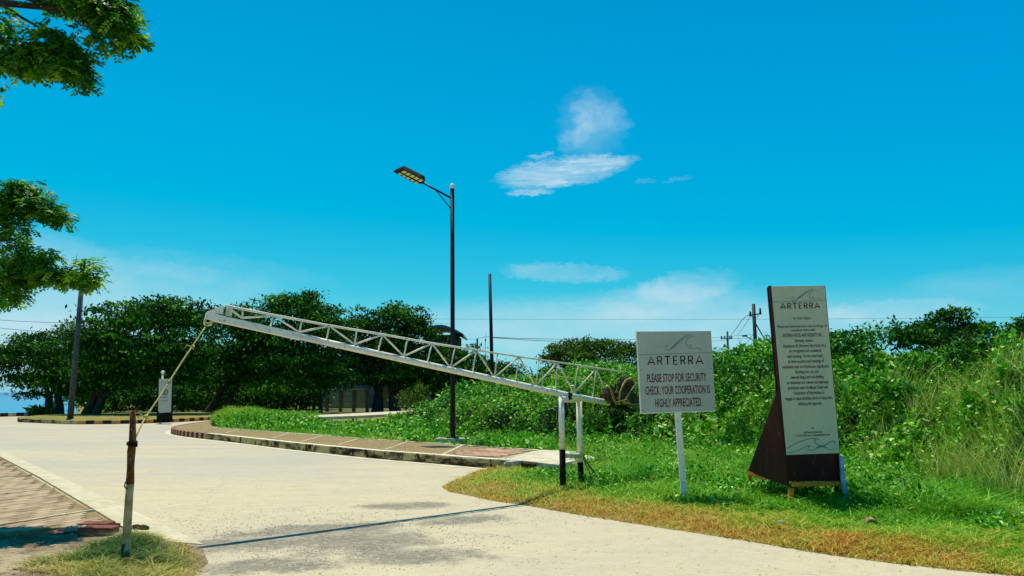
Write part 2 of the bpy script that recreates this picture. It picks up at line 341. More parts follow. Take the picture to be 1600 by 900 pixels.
# ---- numpy noise and geometry tools
_tab = RS.rand(512, 512)
def vn(x, y, s=0):
    x = np.asarray(x, float) + 1000.7 + s * 37.3; y = np.asarray(y, float) + 1000.3 + s * 19.1
    xi, yi = np.floor(x).astype(int), np.floor(y).astype(int); fx, fy = x - xi, y - yi; fx = fx * fx * (3 - 2 * fx); fy = fy * fy * (3 - 2 * fy)
    t = lambda a, b: _tab[a % 512, b % 512]
    return (t(xi, yi) * (1 - fx) + t(xi + 1, yi) * fx) * (1 - fy) + (t(xi, yi + 1) * (1 - fx) + t(xi + 1, yi + 1) * fx) * fy
def fbm(x, y, s=0, o=4):
    v = 0; a = .5; t = 0
    for i in range(o): v = v + a * vn(x * 2 ** i, y * 2 ** i, s + i * 3); t += a; a *= .5
    return v / t
def inside(px, py, poly):
    c = np.zeros(len(px), bool); n = len(poly)
    for i in range(n):
        x1, y1 = poly[i][:2]; x2, y2 = poly[(i + 1) % n][:2]
        if y1 == y2: continue
        c ^= ((y1 > py) != (y2 > py)) & (px < (x2 - x1) * (py - y1) / (y2 - y1) + x1)
    return c
def dist_line(px, py, pts):
    d = np.full(len(px), 1e9)
    for a, b in zip(pts[:-1], pts[1:]):
        ax, ay = a[:2]; bx, by = b[:2]; L = (bx - ax) ** 2 + (by - ay) ** 2 + 1e-12
        t = np.clip(((px - ax) * (bx - ax) + (py - ay) * (by - ay)) / L, 0, 1)
        d = np.minimum(d, np.hypot(px - ax - t * (bx - ax), py - ay - t * (by - ay)))
    return d
def npmesh(name, V, F, mat, parent=None, tone=None, smooth=False):
    """V (n,3); F (m,k) all faces of k corners"""
    me = bpy.data.meshes.new(name); m, k = F.shape
    me.vertices.add(len(V)); me.vertices.foreach_set('co', np.ascontiguousarray(V, np.float32).ravel())
    me.loops.add(m * k); me.loops.foreach_set('vertex_index', np.ascontiguousarray(F, np.int32).ravel())
    me.polygons.add(m); me.polygons.foreach_set('loop_start', np.arange(0, m * k, k, dtype=np.int32))
    if smooth: me.polygons.foreach_set('use_smooth', np.ones(m, bool))
    me.update(calc_edges=True)
    if tone is not None:
        a = me.attributes.new('tone', 'FLOAT', 'FACE'); a.data.foreach_set('value', np.asarray(tone, np.float32))
    me.materials.append(mat); return link_mesh(name, me, parent)
def norm(a): return a / (np.linalg.norm(a, axis=1, keepdims=True) + 1e-9)
def leaves(P, D, N, size, width=.5, fold=.15):
    """pointed oval leaves: base P, direction D, face normal N -> V,F (quads, two per leaf)"""
    D = norm(D); N = norm(N - D * (N * D).sum(1, keepdims=True)); S = np.cross(D, N); s = size[:, None]
    mid = P + D * s * .45
    V = np.stack([P, mid + S * s * width * .5 + N * s * fold, P + D * s, mid - S * s * width * .5 + N * s * fold, P + D * s * .5 - N * s * .02], 1)
    n = len(P); V = V.reshape(-1, 3); b = (np.arange(n) * 5)[:, None]
    F = np.concatenate([b + np.array([[0, 1, 2, 4]]), b + np.array([[0, 4, 2, 3]])], 1).reshape(-1, 4)
    return V, F
def rdir(n, up=0.0, spread=1.0):
    v = RS.normal(size=(n, 3)) * spread; v[:, 2] += up; return norm(v)
def grid_height(name, x0, x1, y0, y1, nx, ny, hf, mat, parent=None):
    xs, ys = np.meshgrid(np.linspace(x0, x1, nx), np.linspace(y0, y1, ny)); z = hf(xs.ravel(), ys.ravel())
    V = np.stack([xs.ravel(), ys.ravel(), z], 1); i = np.arange(nx - 1)[None, :] + np.arange(ny - 1)[:, None] * nx; i = i.ravel()
    F = np.stack([i, i + 1, i + nx + 1, i + nx], 1); return npmesh(name, V, F, mat, parent, smooth=True)
def tuft_blades(X, Y, Z, h, w, lean=.5, segs=2):
    n = len(X); a = RS.rand(n) * 6.283; dx, dy = np.cos(a), np.sin(a); b = RS.rand(n) * 6.283; wx, wy = np.cos(b) * w, np.sin(b) * w
    L = lean * (.3 + RS.rand(n)) * h; rows = []
    for k in range(segs + 1):
        t = k / segs; ww = (1 - t) ** .6 if k < segs else 0.06
        cx = X + dx * L * t * t; cy = Y + dy * L * t * t; cz = Z + h * t * (1 - .25 * lean * t)
        rows.append(np.stack([cx - wx * ww, cy - wy * ww, cz], 1)); rows.append(np.stack([cx + wx * ww, cy + wy * ww, cz], 1))
    V = np.stack(rows, 1).reshape(-1, 3); b0 = (np.arange(n) * 2 * (segs + 1))[:, None]
    F = np.concatenate([b0 + np.array([[2 * k, 2 * k + 1, 2 * k + 3, 2 * k + 2]]) for k in range(segs)], 1).reshape(-1, 4)
    return V, F

def stone(name, c, sx, sy, sz, mat, label=None, cat=None, group=None, seed=0):
    rr = random.Random(seed); mb = MB(); nu, nv = 12, 8; vs = []; ph = [rr.uniform(0, 6) for _ in range(6)]
    for j in range(nv + 1):
        th = math.pi * j / nv
        for i in range(nu):
            a = 2 * math.pi * i / nu; d = Vector((math.sin(th) * math.cos(a), math.sin(th) * math.sin(a), math.cos(th)))
            k = 1 + .13 * math.sin(3 * d.x + ph[0]) + .12 * math.sin(4 * d.y + ph[1]) + .1 * math.sin(5 * d.z + ph[2]) + .06 * math.sin(9 * d.x + 7 * d.y + ph[3]) + rr.uniform(-.035, .035) * (0 < j < nv)
            k *= 1 / max(abs(d.x), abs(d.y), abs(d.z)) ** .45
            vs.append((d.x * k * sx / 2, d.y * k * sy / 2, d.z * k * sz / 2))
    fs = [(j * nu + i, (j + 1) * nu + i, (j + 1) * nu + (i + 1) % nu, j * nu + (i + 1) % nu) for j in range(nv) for i in range(nu)]
    mb.add(vs, fs); o = mb.build(name, mat); o.location = c; tag(o, label, cat, group); return o

# ================================================================== SETTING
sky_note = None
# ground, road, sea
g = MB(); g.add([(-30, 51, -.03), (4000, 51, -.03), (4000, 6000, -.03), (-3480, 6000, -.03), (-60, -60, -.03), (4000, -60, -.03), (-60, 51, -.03), (-60, 57, -.03), (-30, 57, -.03)],
      [(4, 5, 1, 0, 6), (0, 1, 2, 3, 8), (6, 0, 8, 7)])
# make the shared edge consistent
g.v[0] = (-30, 51, -.03); tag(g.build('ground', M['ground']), kind='structure')
bank = MB().add([(-60, 57, -.03), (-30, 57, -.03), (-30, 64, -1.6), (-60, 64, -1.6), (-30, 57, -.03), (-3480, 6000, -.03), (-3488, 6000, -1.6), (-36, 60, -1.6)], [(0, 1, 2, 3), (4, 5, 6, 7)])
tag(bank.build('shore_bank', M['soil']), kind='structure')
sea = MB().add([(-20000, 58, -1.3), (-29.5, 58, -1.3), (-17000, 30000, -1.3), (-20000, 30000, -1.3)], [(0, 1, 2, 3)])
tag(sea.build('sea', M['sea']), kind='structure')
road = MB().add([(-60, -6, 0), (20, -6, 0), (20, 54, 0), (-60, 54, 0)], [(0, 1, 2, 3)])
tag(road.build('road', M['road']), kind='structure')

# ---- the walkway behind the long kerb
def rs_poly(pts, step=.25):
    out = []; 
    for a, b in zip(pts[:-1], pts[1:]):
        n = max(1, int((b - a).length / step))
        for i in range(n): out.append(a.lerp(b, i / n))
    out.append(pts[-1]); return out
KH = .205
kb = [G(268, 679), G(289, 683), G(344, 689), G(396, 695.5), G(449, 702.3), G(496, 707.5), G(549, 713.3), G(601, 718.7), G(680, 724.8), G(751, 731.8), G(880, 741)]
ib = [G(330, 667, KH), G(340, 668.5, KH), G(418, 674, KH), G(488, 679, KH), G(560, 685, KH), G(627, 689.5, KH), G(680, 692.5, KH), G(760, 698, KH), G(835, 703, KH), G(900, 706.5, KH)]
def smooth(pts, it=2):
    for _ in range(it):
        q = [pts[0]]
        for a, b in zip(pts[:-1], pts[1:]): q += [a.lerp(b, .25), a.lerp(b, .75)]
        pts = q + [pts[-1]]
    return pts
kbs = smooth(kb)
# front cap that turns round the left end
tipL = [G(330, 664, 0), G(300, 667.5, 0), G(272, 673, 0), G(266, 676, 0)]
outer = smooth(tipL + kb, 2)
def offset_line(pts, d):
    out = []
    for i, p in enumerate(pts):
        t = (pts[min(i + 1, len(pts) - 1)] - pts[max(i - 1, 0)]).normalized(); nrm = Vector((-t.y, t.x, 0)); out.append(p + nrm * d)
    return out
walk = MB(); inner = ib[::-1]
def ring_poly(z): return [Vector((p.x, p.y, z)) for p in offset_line(outer, .16)]
# walkway body (dirt-covered slab, 8 mm below kerb top)
body = [(p.x, p.y) for p in ring_poly(0)] + [(p.x, p.y) for p in inner]
walk.prism(body, -.12, KH - .008)
wk = walk.build('walkway', M['litter']); tag(wk, kind='structure')
# kerb as blocks along the outer line
def strip_blocks(pts, seglen, w, z0, z1, parent, names_mats, gap=.004, start=0.0):
    L = [0]
    for a, b in zip(pts[:-1], pts[1:]): L.append(L[-1] + (b - a).length)
    def pos(s):
        s = min(max(s, 0), L[-1])
        for i in range(len(L) - 1):
            if s <= L[i + 1] + 1e-9: return pts[i].lerp(pts[i + 1], (s - L[i]) / max(1e-9, L[i + 1] - L[i])), (pts[i + 1] - pts[i]).normalized()
    s = start; k = 0; out = []
    while s < L[-1] - .05:
        e = min(s + seglen, L[-1]); (a, ta), (b, tb) = pos(s + gap), pos(e - gap)
        na, nb = Vector((-ta.y, ta.x, 0)), Vector((-tb.y, tb.x, 0)); q = lambda p, z: Vector((p.x, p.y, z)); c = .012
        mb = MB(); mb.hexa([q(a, z0), q(b, z0), q(b + nb * w, z0), q(a + na * w, z0)], [q(a, z1 - c), q(b, z1 - c), q(b + nb * w, z1 - c), q(a + na * w, z1 - c)])
        mb.hexa([q(a + na * .0, z1 - c), q(b + nb * .0, z1 - c), q(b + nb * w, z1 - c), q(a + na * w, z1 - c)], [q(a + na * c, z1), q(b + nb * c, z1), q(b + nb * w, z1), q(a + na * w, z1)])
        nm, mt = names_mats(k, s, L[-1]); o = mb.build(nm, mt, parent); out.append(o); s = e; k += 1
    return out
kerb = empty('kerb', (kb[5].x, kb[5].y, 0)); tag(kerb, kind='structure')
capL = outer[:]
Ltip = sum((b - a).length for a, b in zip(smooth(tipL + kb[:3])[:-1], smooth(tipL + kb[:3])[1:]))
stripe_pts = [p for p in outer if p.x < kb[2].x * .985 or True]
# split outer where px ~ 318
def px_of(p): return 800 + FOC * p.x / (p.y * math.cos(PITCH) + (p.z - CAMH) * math.sin(PITCH))
isp = next(i for i, p in enumerate(outer) if i > 6 and px_of(p) > 318)
strip_blocks(outer[:isp + 1], .22, .16, -.1, KH, kerb, lambda k, s, L: ('painted_kerb_block', M['pink_kerb'] if k % 2 == 0 else M['black_kerb']))
strip_blocks(outer[isp:], 1.0, .16, -.1, KH - .003, kerb, lambda k, s, L: ('kerb_block', M['kerb']))
# whitish mortar capping along the kerb top and the inner edging
for off0, off1, zz, mt in ((.012, .17, KH + .004, M['white_concrete']),):
    a = offset_line(outer[isp:], off0); b = offset_line(outer[isp:], off1); mb = MB()
    for i in range(len(a) - 1):
        q = lambda p, z: Vector((p.x, p.y, z)); mb.hexa([q(a[i], KH - .03), q(a[i + 1], KH - .03), q(b[i + 1], KH - .03), q(b[i], KH - .03)], [q(a[i], zz), q(a[i + 1], zz), q(b[i + 1], zz), q(b[i], zz)])
    mb.build('kerb_capping', M['capping'], kerb)
ibs = smooth(ib, 1); a = offset_line(ibs, -.02); b = offset_line(ibs, .09); mb = MB()
for i in range(len(a) - 1):
    q = lambda p, z: Vector((p.x, p.y, z)); mb.hexa([q(a[i], KH - .1), q(a[i + 1], KH - .1), q(b[i + 1], KH - .1), q(b[i], KH - .1)], [q(a[i], KH + .006), q(a[i + 1], KH + .006), q(b[i + 1], KH + .006), q(b[i], KH + .006)])
mb.build('edging_strip', M['capping'], wk)
def strip_quad(p1, p2, w, z0, z1, name, mat, parent):
    d = (p2 - p1).normalized(); n = Vector((-d.y, d.x, 0)) * w / 2; q = lambda p, z: Vector((p.x, p.y, z))
    return MB().hexa([q(p1 - n, z0), q(p2 - n, z0), q(p2 + n, z0), q(p1 + n, z0)], [q(p1 - n, z1), q(p2 - n, z1), q(p2 + n, z1), q(p1 + n, z1)]).build(name, mat, parent)
for (x1, y1, x2, y2) in ((352, 676.5, 372, 671), (425, 684.5, 452, 676.5), (470, 690, 505, 680.5), (528, 695, 560, 685.3), (600, 702.5, 636, 690.5), (690, 710.5, 722, 695.5), (783, 716.8, 843, 703.8)):
    strip_quad(G(x1, y1, KH), G(x2, y2, KH), .085, KH - .1, KH + .001, 'joint_strip', M['old_joint'] if x1 < 680 else M['white_concrete'], wk)
# white concrete landing at the right end
lp = [G(790, 717.5, KH), G(872, 727, KH), G(915, 716, KH), G(885, 705.5, KH), G(846, 703.6, KH)]
MB().prism([(p.x, p.y) for p in lp], -.1, KH + .010).build('landing_slab', M['white_concrete'], wk)
lp = [G(868, 719, KH), G(895, 722, KH), G(935, 714, KH), G(918, 708.5, KH)]
MB().prism([(p.x, p.y) for p in lp], -.1, KH - .03).build('landing_slab', M['white_concrete'], wk)
# pale cement band on the road at the foot of the kerb
ga = offset_line(outer, -.015); gb = offset_line(outer, -.26); mb = MB(); q = lambda p, z: Vector((p.x, p.y, z))
gb = [b + (a - b) * random.uniform(0, .35) for a, b in zip(ga, gb)]
for i in range(len(ga) - 1): mb.hexa([q(gb[i], -.05), q(gb[i + 1], -.05), q(ga[i + 1], -.05), q(ga[i], -.05)], [q(gb[i], .005), q(gb[i + 1], .005), q(ga[i + 1], .010), q(ga[i], .010)])
tag(mb.build('kerb_apron', M['apron']), kind='structure')
# pavers set in the pink panel
pa, pb, pc, pd = G(700, 710.5, KH), G(779, 715.2, KH), G(836, 704.6, KH), G(724, 697, KH)
pme = {}
def paver_mesh(key, sx, sy, sz, mat):
    if key not in pme:
        mb = MB(); c = .006; b4 = [Vector((x * sx / 2, y * sy / 2, -sz)) for x, y in ((-1, -1), (1, -1), (1, 1), (-1, 1))]; t = [Vector((v.x, v.y, -c)) for v in b4]; tt = [Vector((v.x * (1 - 2 * c / sx), v.y * (1 - 2 * c / sy), 0)) for v in b4]
        mb.hexa(b4, t); mb.hexa(t, tt); me = bpy.data.meshes.new(key); me.from_pydata(mb.v, [], mb.f); me.materials.append(mat); pme[key] = me
    return pme[key]
def lay_pavers(name, key, origin, ex, ey, nx, ny, sx, sy, z, poly, mat, parent, limit=300, stagger=.5):
    pl = wloc(parent); cand = []
    for j in range(ny):
        for i in range(nx):
            p = origin + ex * ((i + (stagger if j % 2 else 0)) * (sx + .014)) + ey * (j * (sy + .014))
            cs = [p + ex * a * sx * .45 + ey * b * sy * .45 for a in (-1, 1) for b in (-1, 1)]
            if inside(np.array([c.x for c in cs]), np.array([c.y for c in cs]), poly).all(): cand.append(p)
    cand.sort(key=lambda p: (not -60 < 800 + FOC * p.x / p.y < 1660, p.length)); me = paver_mesh(key, sx, sy, .05, mat); ang = math.atan2(ex.y, ex.x); k = 0
    rest = MB(); tones = []
    for p in cand:
        zz = z + random.uniform(-.003, .003)
        if k < limit:
            o = bpy.data.objects.new(name, me); col.objects.link(o); o.parent = parent; o.location = Vector((p.x, p.y, zz)) - pl; o.rotation_euler = (random.uniform(-.012, .012), random.uniform(-.012, .012), ang + random.uniform(-.02, .02))
        else: rest.box((p.x, p.y, zz - .025), sx, sy, .05, ang)
        k += 1
    if rest.v:
        o = rest.build(name + '_field', mat, parent); o['kind'] = 'stuff'
        a_ = o.data.attributes.new('tone', 'FLOAT', 'FACE'); a_.data.foreach_set('value', np.repeat(RS.rand(len(rest.f) // 6), 6).astype(np.float32))
    return k
ex = (pb - pa).normalized(); ey = Vector((-ex.y, ex.x, 0))
lay_pavers('paver', 'pink_paver_block', pa - ex * .4, ex, ey, 22, 14, .24, .14, KH + .008, [pa, pb, pc, pd], M['pink_paver'], wk)

# ---- striped traffic island further off
ik = [G(27, 659.5), G(60, 661), G(104, 663), G(150, 663), G(200, 662.3), G(245, 661), G(290, 659), G(340, 656), G(400, 652.5)]
iks = smooth(ik, 2); isl = empty('traffic_island', (ik[4].x, ik[4].y, 0)); tag(isl, kind='structure')
back = [G(400, 647), G(250, 648), G(120, 650), G(60, 653), G(27, 656.5)]
pol = [(p.x, p.y) for p in offset_line(iks, .15)] + [(p.x, p.y) for p in back]
MB().prism(pol, -.1, .17).build('island_top', M['soil'], isl)
isp2 = next(i for i, p in enumerate(iks) if px_of(p) > 120)
strip_blocks(iks[:isp2 + 1], 1.2, .16, -.1, .19, isl, lambda k, s, L: ('kerb_block', M['kerb']))
strip_blocks(iks[isp2:], .40, .16, -.1, .19, isl, lambda k, s, L: ('painted_kerb_block', M['orange_kerb'] if k % 2 == 0 else M['black_kerb']))
# kerb by the sea and kerb along the far road
for (pts, nm) in (([G(-40, 652.5), G(40, 650), G(88, 647.5)], 'sea_kerb'), ([G(228, 641.5), G(330, 640), G(425, 637.5)], 'far_kerb')):
    kk = empty(nm, (pts[1].x, pts[1].y, 0)); tag(kk, kind='structure')
    strip_blocks(pts, .55, .2, -.1, .24, kk, lambda k, s, L: ('painted_kerb_block', M['white_concrete'] if k % 2 == 0 else M['black_kerb']))
# pale far path strips seen beneath the trees
fp = [G(140, 648.5), G(300, 644.5), G(430, 641.5), G(430, 644.5), G(300, 648.0), G(140, 651.5)]
MB().prism([(p.x, p.y) for p in fp][::-1], -.02, .012).build('far_path', M['white_concrete'])
tag(bpy.data.objects['far_path'], kind='structure')
fp = [G(470, 652.6, .3), G(560, 649.5, .3), G(650, 645.0, .3), G(650, 641, .3), G(560, 645.4, .3), G(470, 649.6, .3)]
MB().prism([(p.x, p.y) for p in fp], -.02, .3).build('concrete_path', M['white_concrete']); tag(bpy.data.objects['concrete_path'], kind='structure')

# ---- right verge: soil heightfield whose edge dips under the road
edge_px = [(760, 731), (745, 736), (722, 745), (705, 752), (690, 761), (703, 769), (735, 775), (770, 783), (810, 788), (850, 795), (900, 804), (950, 812), (1000, 820), (1060, 829), (1120, 838), (1200, 851), (1300, 868), (1400, 881), (1500, 892), (1620, 903)]
vedge = [G(*p) for p in edge_px]
vpoly = [(p.x, p.y) for p in vedge] + [(9, 4.8), (40, 3), (60, 70), (-12, 49.5)] + [(G(480, 650).x, G(480, 650).y), (G(336, 657).x, G(336, 657).y), (G(326, 667).x, G(326, 667).y + .3)] + [(p.x, p.y + .0) for p in ib[1:]] + [(G(905, 716).x, G(905, 716).y), (kb[-1].x, kb[-1].y), (kb[-2].x, kb[-2].y)]
vline = [Vector((a, b, 0)) for a, b in vpoly]; 
edge_line = [vline[-1]] + vline[:len(vedge) + 2]
left_line = [Vector((-12, 49.5, 0)), G(480, 650), G(336, 657), G(326, 667)]
fr_px = [(600, 655), (660, 690), (760, 695), (900, 702), (960, 700), (1040, 706), (1130, 718), (1300, 735), (1450, 765), (1620, 800)]
front = [G(*p) for p in fr_px] + [Vector((14, 8, 0)), Vector((30, 6, 0))]
fpoly = [(p.x, p.y) for p in front] + [(60, 10), (60, 80), (-1, 80), (-3.5, 50)]
def verge_h(x, y):
    ins = inside(x, y, vpoly); d = np.minimum(dist_line(x, y, edge_line), dist_line(x, y, left_line)); 
    s = np.where(ins, d, -d); h = np.clip(s * .12, -.25, .09) + (fbm(x * 1.3, y * 1.3, 5) - .5) * .05 * np.clip(s * 2, 0, 1)
    far = np.clip((y - 17) / 6, 0, 1) * np.clip(s, 0, 1); return h + .07 * far
HX = np.array([-14, -4.6, -3.3, -2.2, 0, 2, 4, 5.5, 8, 11, 30.]); HZ = np.array([.0, .05, .7, 1.75, 2.15, 2.35, 2.5, 2.8, 3.25, 2.8, 2.5])
def thick_h(x, y):
    ins = inside(x, y, fpoly); s = np.where(ins, dist_line(x, y, front), 0)
    hm = np.interp(x * (20 / np.maximum(y, 14)) ** .6, HX, HZ); Lg = np.where(x > 5, 2.6, 1.7)
    b = fbm(x * .55, y * .55, 9, 3); b2 = fbm(x * 1.1, y * 1.1, 21, 2); b3 = fbm(x * 3.4, y * 3.4, 27, 2)
    h = hm * (1 - np.exp(-s / Lg)) * (.72 + .5 * b) + ((b2 - .5) * 1.45 + (b3 - .5) * .9) * np.clip(s / 1.2, 0, 1) * np.clip(1.25 - s / 9, .45, 1)
    return np.maximum(h, 0), s
vo = grid_height('verge', -14, 32, 3, 60, 300, 380, verge_h, M['soil']); 
# drop the faces that lie wholly under the road
import bmesh
bm = bmesh.new(); bm.from_mesh(vo.data); bmesh.ops.delete(bm, geom=[v for v in bm.verts if v.co.z < -.2], context='VERTS'); bm.to_mesh(vo.data); bm.free()
tag(vo, kind='structure')

# ---- left walkway, gutter band and dirt
LH = .11
i0, i1 = G(-260, 655, LH), G(192, 828, LH)
ia, ib2 = G(0, 714, LH), G(170, 812, LH)
dirw = (ib2 - ia).normalized()
e1 = ia - dirw * 14; e2 = ib2 + dirw * .12
pw = Vector((-1, 0.0, 0)); 
wpoly = [(e1.x, e1.y), (e1.x - 9, e1.y - 2), (-14, 6.6), (-7.5, 7.1), (G(0, 833, LH).x, G(0, 833, LH).y), (G(75, 824, LH).x, G(75, 824, LH).y), (e2.x - .15, e2.y - .12), (e2.x, e2.y)]
wpoly = wpoly  # ccw
lw = MB().prism(wpoly, -.1, LH - .012).build('left_walkway', M['litter']); tag(lw, kind='structure')
nrmw = Vector((-dirw.y, dirw.x, 0))
if nrmw.x > 0: nrmw = -nrmw
def along(px, py): return G(px, py, LH)
strips = [((-200, 741), (22, 726.2)), ((-200, 760), (49, 741.8)), ((-200, 793), (84, 763.6)), ((-200, 852), (145, 797.2))]
wln = [Vector((e1.x, e1.y, LH)), Vector((e2.x, e2.y, LH))]
for (p, q) in strips: strip_quad(G(p[0], p[1], LH), G(q[0], q[1], LH), .06, LH - .08, LH + .011, 'joint_strip', M['old_joint'], lw)
exl = (G(145, 797.2, LH) - G(-60, 833, LH)).normalized(); eyl = Vector((-exl.y, exl.x, 0))
np_ = lay_pavers('paver', 'tan_paver_block', Vector((-3.2, 5.6, 0)), exl, eyl, 60, 130, .24, .12, LH, wpoly, M['tan_paver'], lw)
# gutter band
go = [G(-250, 652), G(0, 703.5), G(60, 730), G(130, 762), G(230, 808), G(300, 842), G(318, 851)]
gi = [G(-330, 652), G(0, 715), G(60, 747), G(110, 777), G(165, 810), G(195, 829), G(232, 848)]
mb = MB()
for k in range(len(go) - 1):
    z = .006; q = lambda p, z: Vector((p.x, p.y, z)); mb.hexa([q(gi[k], -.1), q(gi[k + 1], -.1), q(go[k + 1], -.1), q(go[k], -.1)], [q(gi[k], .03), q(gi[k + 1], .03), q(go[k + 1], z), q(go[k], z)])
tag(mb.build('gutter', M['gutter']), kind='structure')
dpoly = [(G(318, 858).x, G(318, 858).y), (G(250, 838).x, G(250, 838).y), (G(205, 830).x, G(205, 830).y), (G(175, 822).x, 9.05), (-14, 9.05), (-14, 3), (-1.5, 3), (G(300, 900).x, G(300, 900).y), (G(326, 880).x, G(326, 880).y)]
dline = [Vector((a, b, 0)) for a, b in dpoly]; dl1 = dline[:3]; dl2 = [dline[-3], dline[-2], dline[-1], dline[0]]
def dirt_h(x, y):
    ins = inside(x, y, dpoly); d = np.minimum(dist_line(x, y, dl1), dist_line(x, y, dl2)); s = np.where(ins, d, -d)
    return np.clip(s * .2, -.25, .05) + (fbm(x * 3, y * 3, 31) - .5) * .06 * np.clip(s * 3, 0, 1)
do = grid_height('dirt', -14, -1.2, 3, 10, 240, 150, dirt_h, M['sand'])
bm = bmesh.new(); bm.from_mesh(do.data); bmesh.ops.delete(bm, geom=[v for v in bm.verts if v.co.z < -.15], context='VERTS'); bm.to_mesh(do.data); bm.free()
tag(do, kind='structure')
#@@OBJECTS

# ================================================================== THE BARRIER
TIPY, PIVY = 8.7, 12.3
Ta, Pa = at(330, 495, TIPY), at(890, 620, PIVY)
bdir = Vector((Pa.x - Ta.x, Pa.y - Ta.y, 0)).normalized()
bn = Vector((-bdir.y, bdir.x, 0))
def BP(px, py, off=0.0):                     # where the sight line meets the boom's upright plane
    r = ray(px, py); o = Vector((0, 0, CAMH)); k = (Ta - o).dot(bn) / r.dot(bn); return o + r * k + bn * off
boom = empty('barrier_boom', (Pa.x, Pa.y, Pa.z)); tag(boom, 'long white lattice barrier boom raised over the road, held by a yellow rope', 'barrier')
m0, m1 = BP(322, 496), BP(951, 630)
# bottom member: box section at the tip, thick pipe onwards
MB().beam(BP(321.5, 493.5), BP(470, 526.5), .075, .085).build('box_beam', M['white_paint'], boom, bevel=.006)
MB().tube([BP(455, 522.8), BP(640, 563.8), BP(886, 617.5), BP(951, 629.5)], [.042, .044, .052, .052], 16).build('main_beam', M['white_paint'], boom, smooth=True)
MB().tube([BP(352, 477.5), BP(427, 492.3), BP(514.6, 508.6), BP(597.5, 522.5), BP(675, 536.3), BP(744, 547)], .016, 8).build('top_chord', M['white_paint'], boom, smooth=True)
MB().tube([BP(744, 547), BP(811, 557.3), BP(871, 566), BP(932, 575), BP(975, 582)], .0145, 8).build('top_chord', M['white_paint_old'], boom, smooth=True)
T = [(427, 493), (514.6, 509), (597.5, 523), (675, 536.8), (744.3, 547.5), (811.2, 557.8), (871, 566.5), (931.5, 576)]
B = [(378.5, 497), (467.5, 519), (554, 538), (631, 556.5), (704, 574.5), (772.5, 589.5), (837, 603), (896.8, 614.5)]
VT = [(379.3, 483.5), (472, 501), (557.6, 516), (636.5, 530), (711, 542), (777.5, 553), (842.5, 562), (903, 570.5)]
VB = [(422.5, 510), (510.5, 529), (591, 547.5), (667.5, 566), (738, 583), (805, 597), (868, 609.5), (926, 622)]
def bar(a, b, r=.0115, mt='white_paint'): MB().tube([BP(*a), BP(*b)], r, 8).build('lattice_bar', M[mt], boom, smooth=True)
bar((354, 478.5), B[0], .013)
for i in range(8):
    mt = 'white_paint' if i < 4 else 'white_paint_old'
    bar(B[i], VT[i], .0105, mt); bar(T[i], VB[i], .0105, mt); bar(B[i], T[i], .0125, mt)
    if i < 7: bar(T[i], B[i + 1], .0115, mt)
bar(T[7], (943.5, 604), .0115, 'white_paint_old')
# end gusset, bracket with the eye
def plate(pts, th, name, mat, hole=None):
    f = [BP(x, y, -th / 2) for x, y in pts]; b = [BP(x, y, th / 2) for x, y in pts]; n = len(pts)
    return MB().add(f + b, [tuple(range(n)), tuple(reversed(range(n, 2 * n)))] + [((i + 1) % n, i, n + i, n + (i + 1) % n) for i in range(n)]).build(name, mat, boom)
plate([(323, 487), (348, 491), (350, 477)], .012, 'end_gusset', M['white_paint'])
plate([(352.5, 492.5), (362, 494.5), (363.5, 480.5), (354, 479)], .010, 'end_gusset', M['white_paint_old'])
plate([(320, 497), (318, 505), (321, 510), (330, 509), (333, 499)], .03, 'rope_bracket', M['white_paint'])
ring = [BP(325 + 5.2 * math.cos(a), 502 + 5.6 * math.sin(a), -.02) for a in np.linspace(0, 2 * math.pi, 13)]
MB().tube(ring, .010, 8, cap=False).build('rope_eye', M['yellow'], boom, smooth=True)
eye = MB().tube([BP(324.5, 501, -.017), BP(324.5, 501, -.022)], .022, 12).build('bracket_hole', M['black'], boom)
MB().beam(BP(950, 630), BP(985, 639), .05, .04).build('counterweight_carrier', M['black'], boom)
MB().beam(BP(952, 634, .1), BP(992, 641, .1), .02, .02).build('counterweight_carrier', M['black'], boom)
MB().tube([BP(955, 632), BP(962, 600)], .012, 8).build('carrier_upright', M['black'], boom)
# stones roped on as counterweight
for (x, y, w, h, nm, off, lb, sd_) in ((948.5, 617, .20, .26, 'stone', 0, 'mottled stone standing upright at the end of the barrier pipe', 3), (981, 622, .50, .22, 'stone', .02, 'long flat pale-topped stone lying lowest in the rope net behind the board', 5), (978, 602, .36, .26, 'stone', -.01, 'dark rounded stone on top of the roped counterweight heap', 9)):
    p = BP(x, y, off); o = stone(nm, p, w, .26, h, M['dark_stone'], lb, 'stone', None, sd_); o.rotation_euler.z = math.atan2(bdir.y, bdir.x); o.rotation_euler.y = .18
# net rope
net = MB()
for pts in ([(955, 632), (957, 612), (966, 594), (974, 590), (985, 593), (992, 590), (1000, 594)], [(962, 630), (972, 613), (984, 597), (992, 590)], [(993, 592), (991, 612), (989, 630)], [(958, 610), (963, 600), (970, 592), (980, 595)], [(952, 628), (960, 626), (967, 629), (978, 632), (989, 630)], [(951, 632), (946, 620), (942, 608), (939, 604)], [(954, 627), (966, 624), (972, 628), (965, 631)]):
    net.tube([BP(x + random.uniform(-.5, .5), y, -.17 + random.uniform(-.02, .02)) for x, y in pts], .0065, 6)
    net.tube([BP(x + 1.4, y + random.uniform(-.8, .8), -.175) for x, y in pts], .0045, 6)
tag(net.build('rope', M['rope'], smooth=True), 'yellow rope wound round the stones of the barrier counterweight', 'rope')
tag(MB().tube([BP(858, 584, .04), BP(880, 589, .02), BP(905, 591.5, -.02), BP(932, 595.5, -.02)], .008, 6).build('rope', M['rope']), 'short thin rope tied across the lattice bars above the support frame', 'rope')

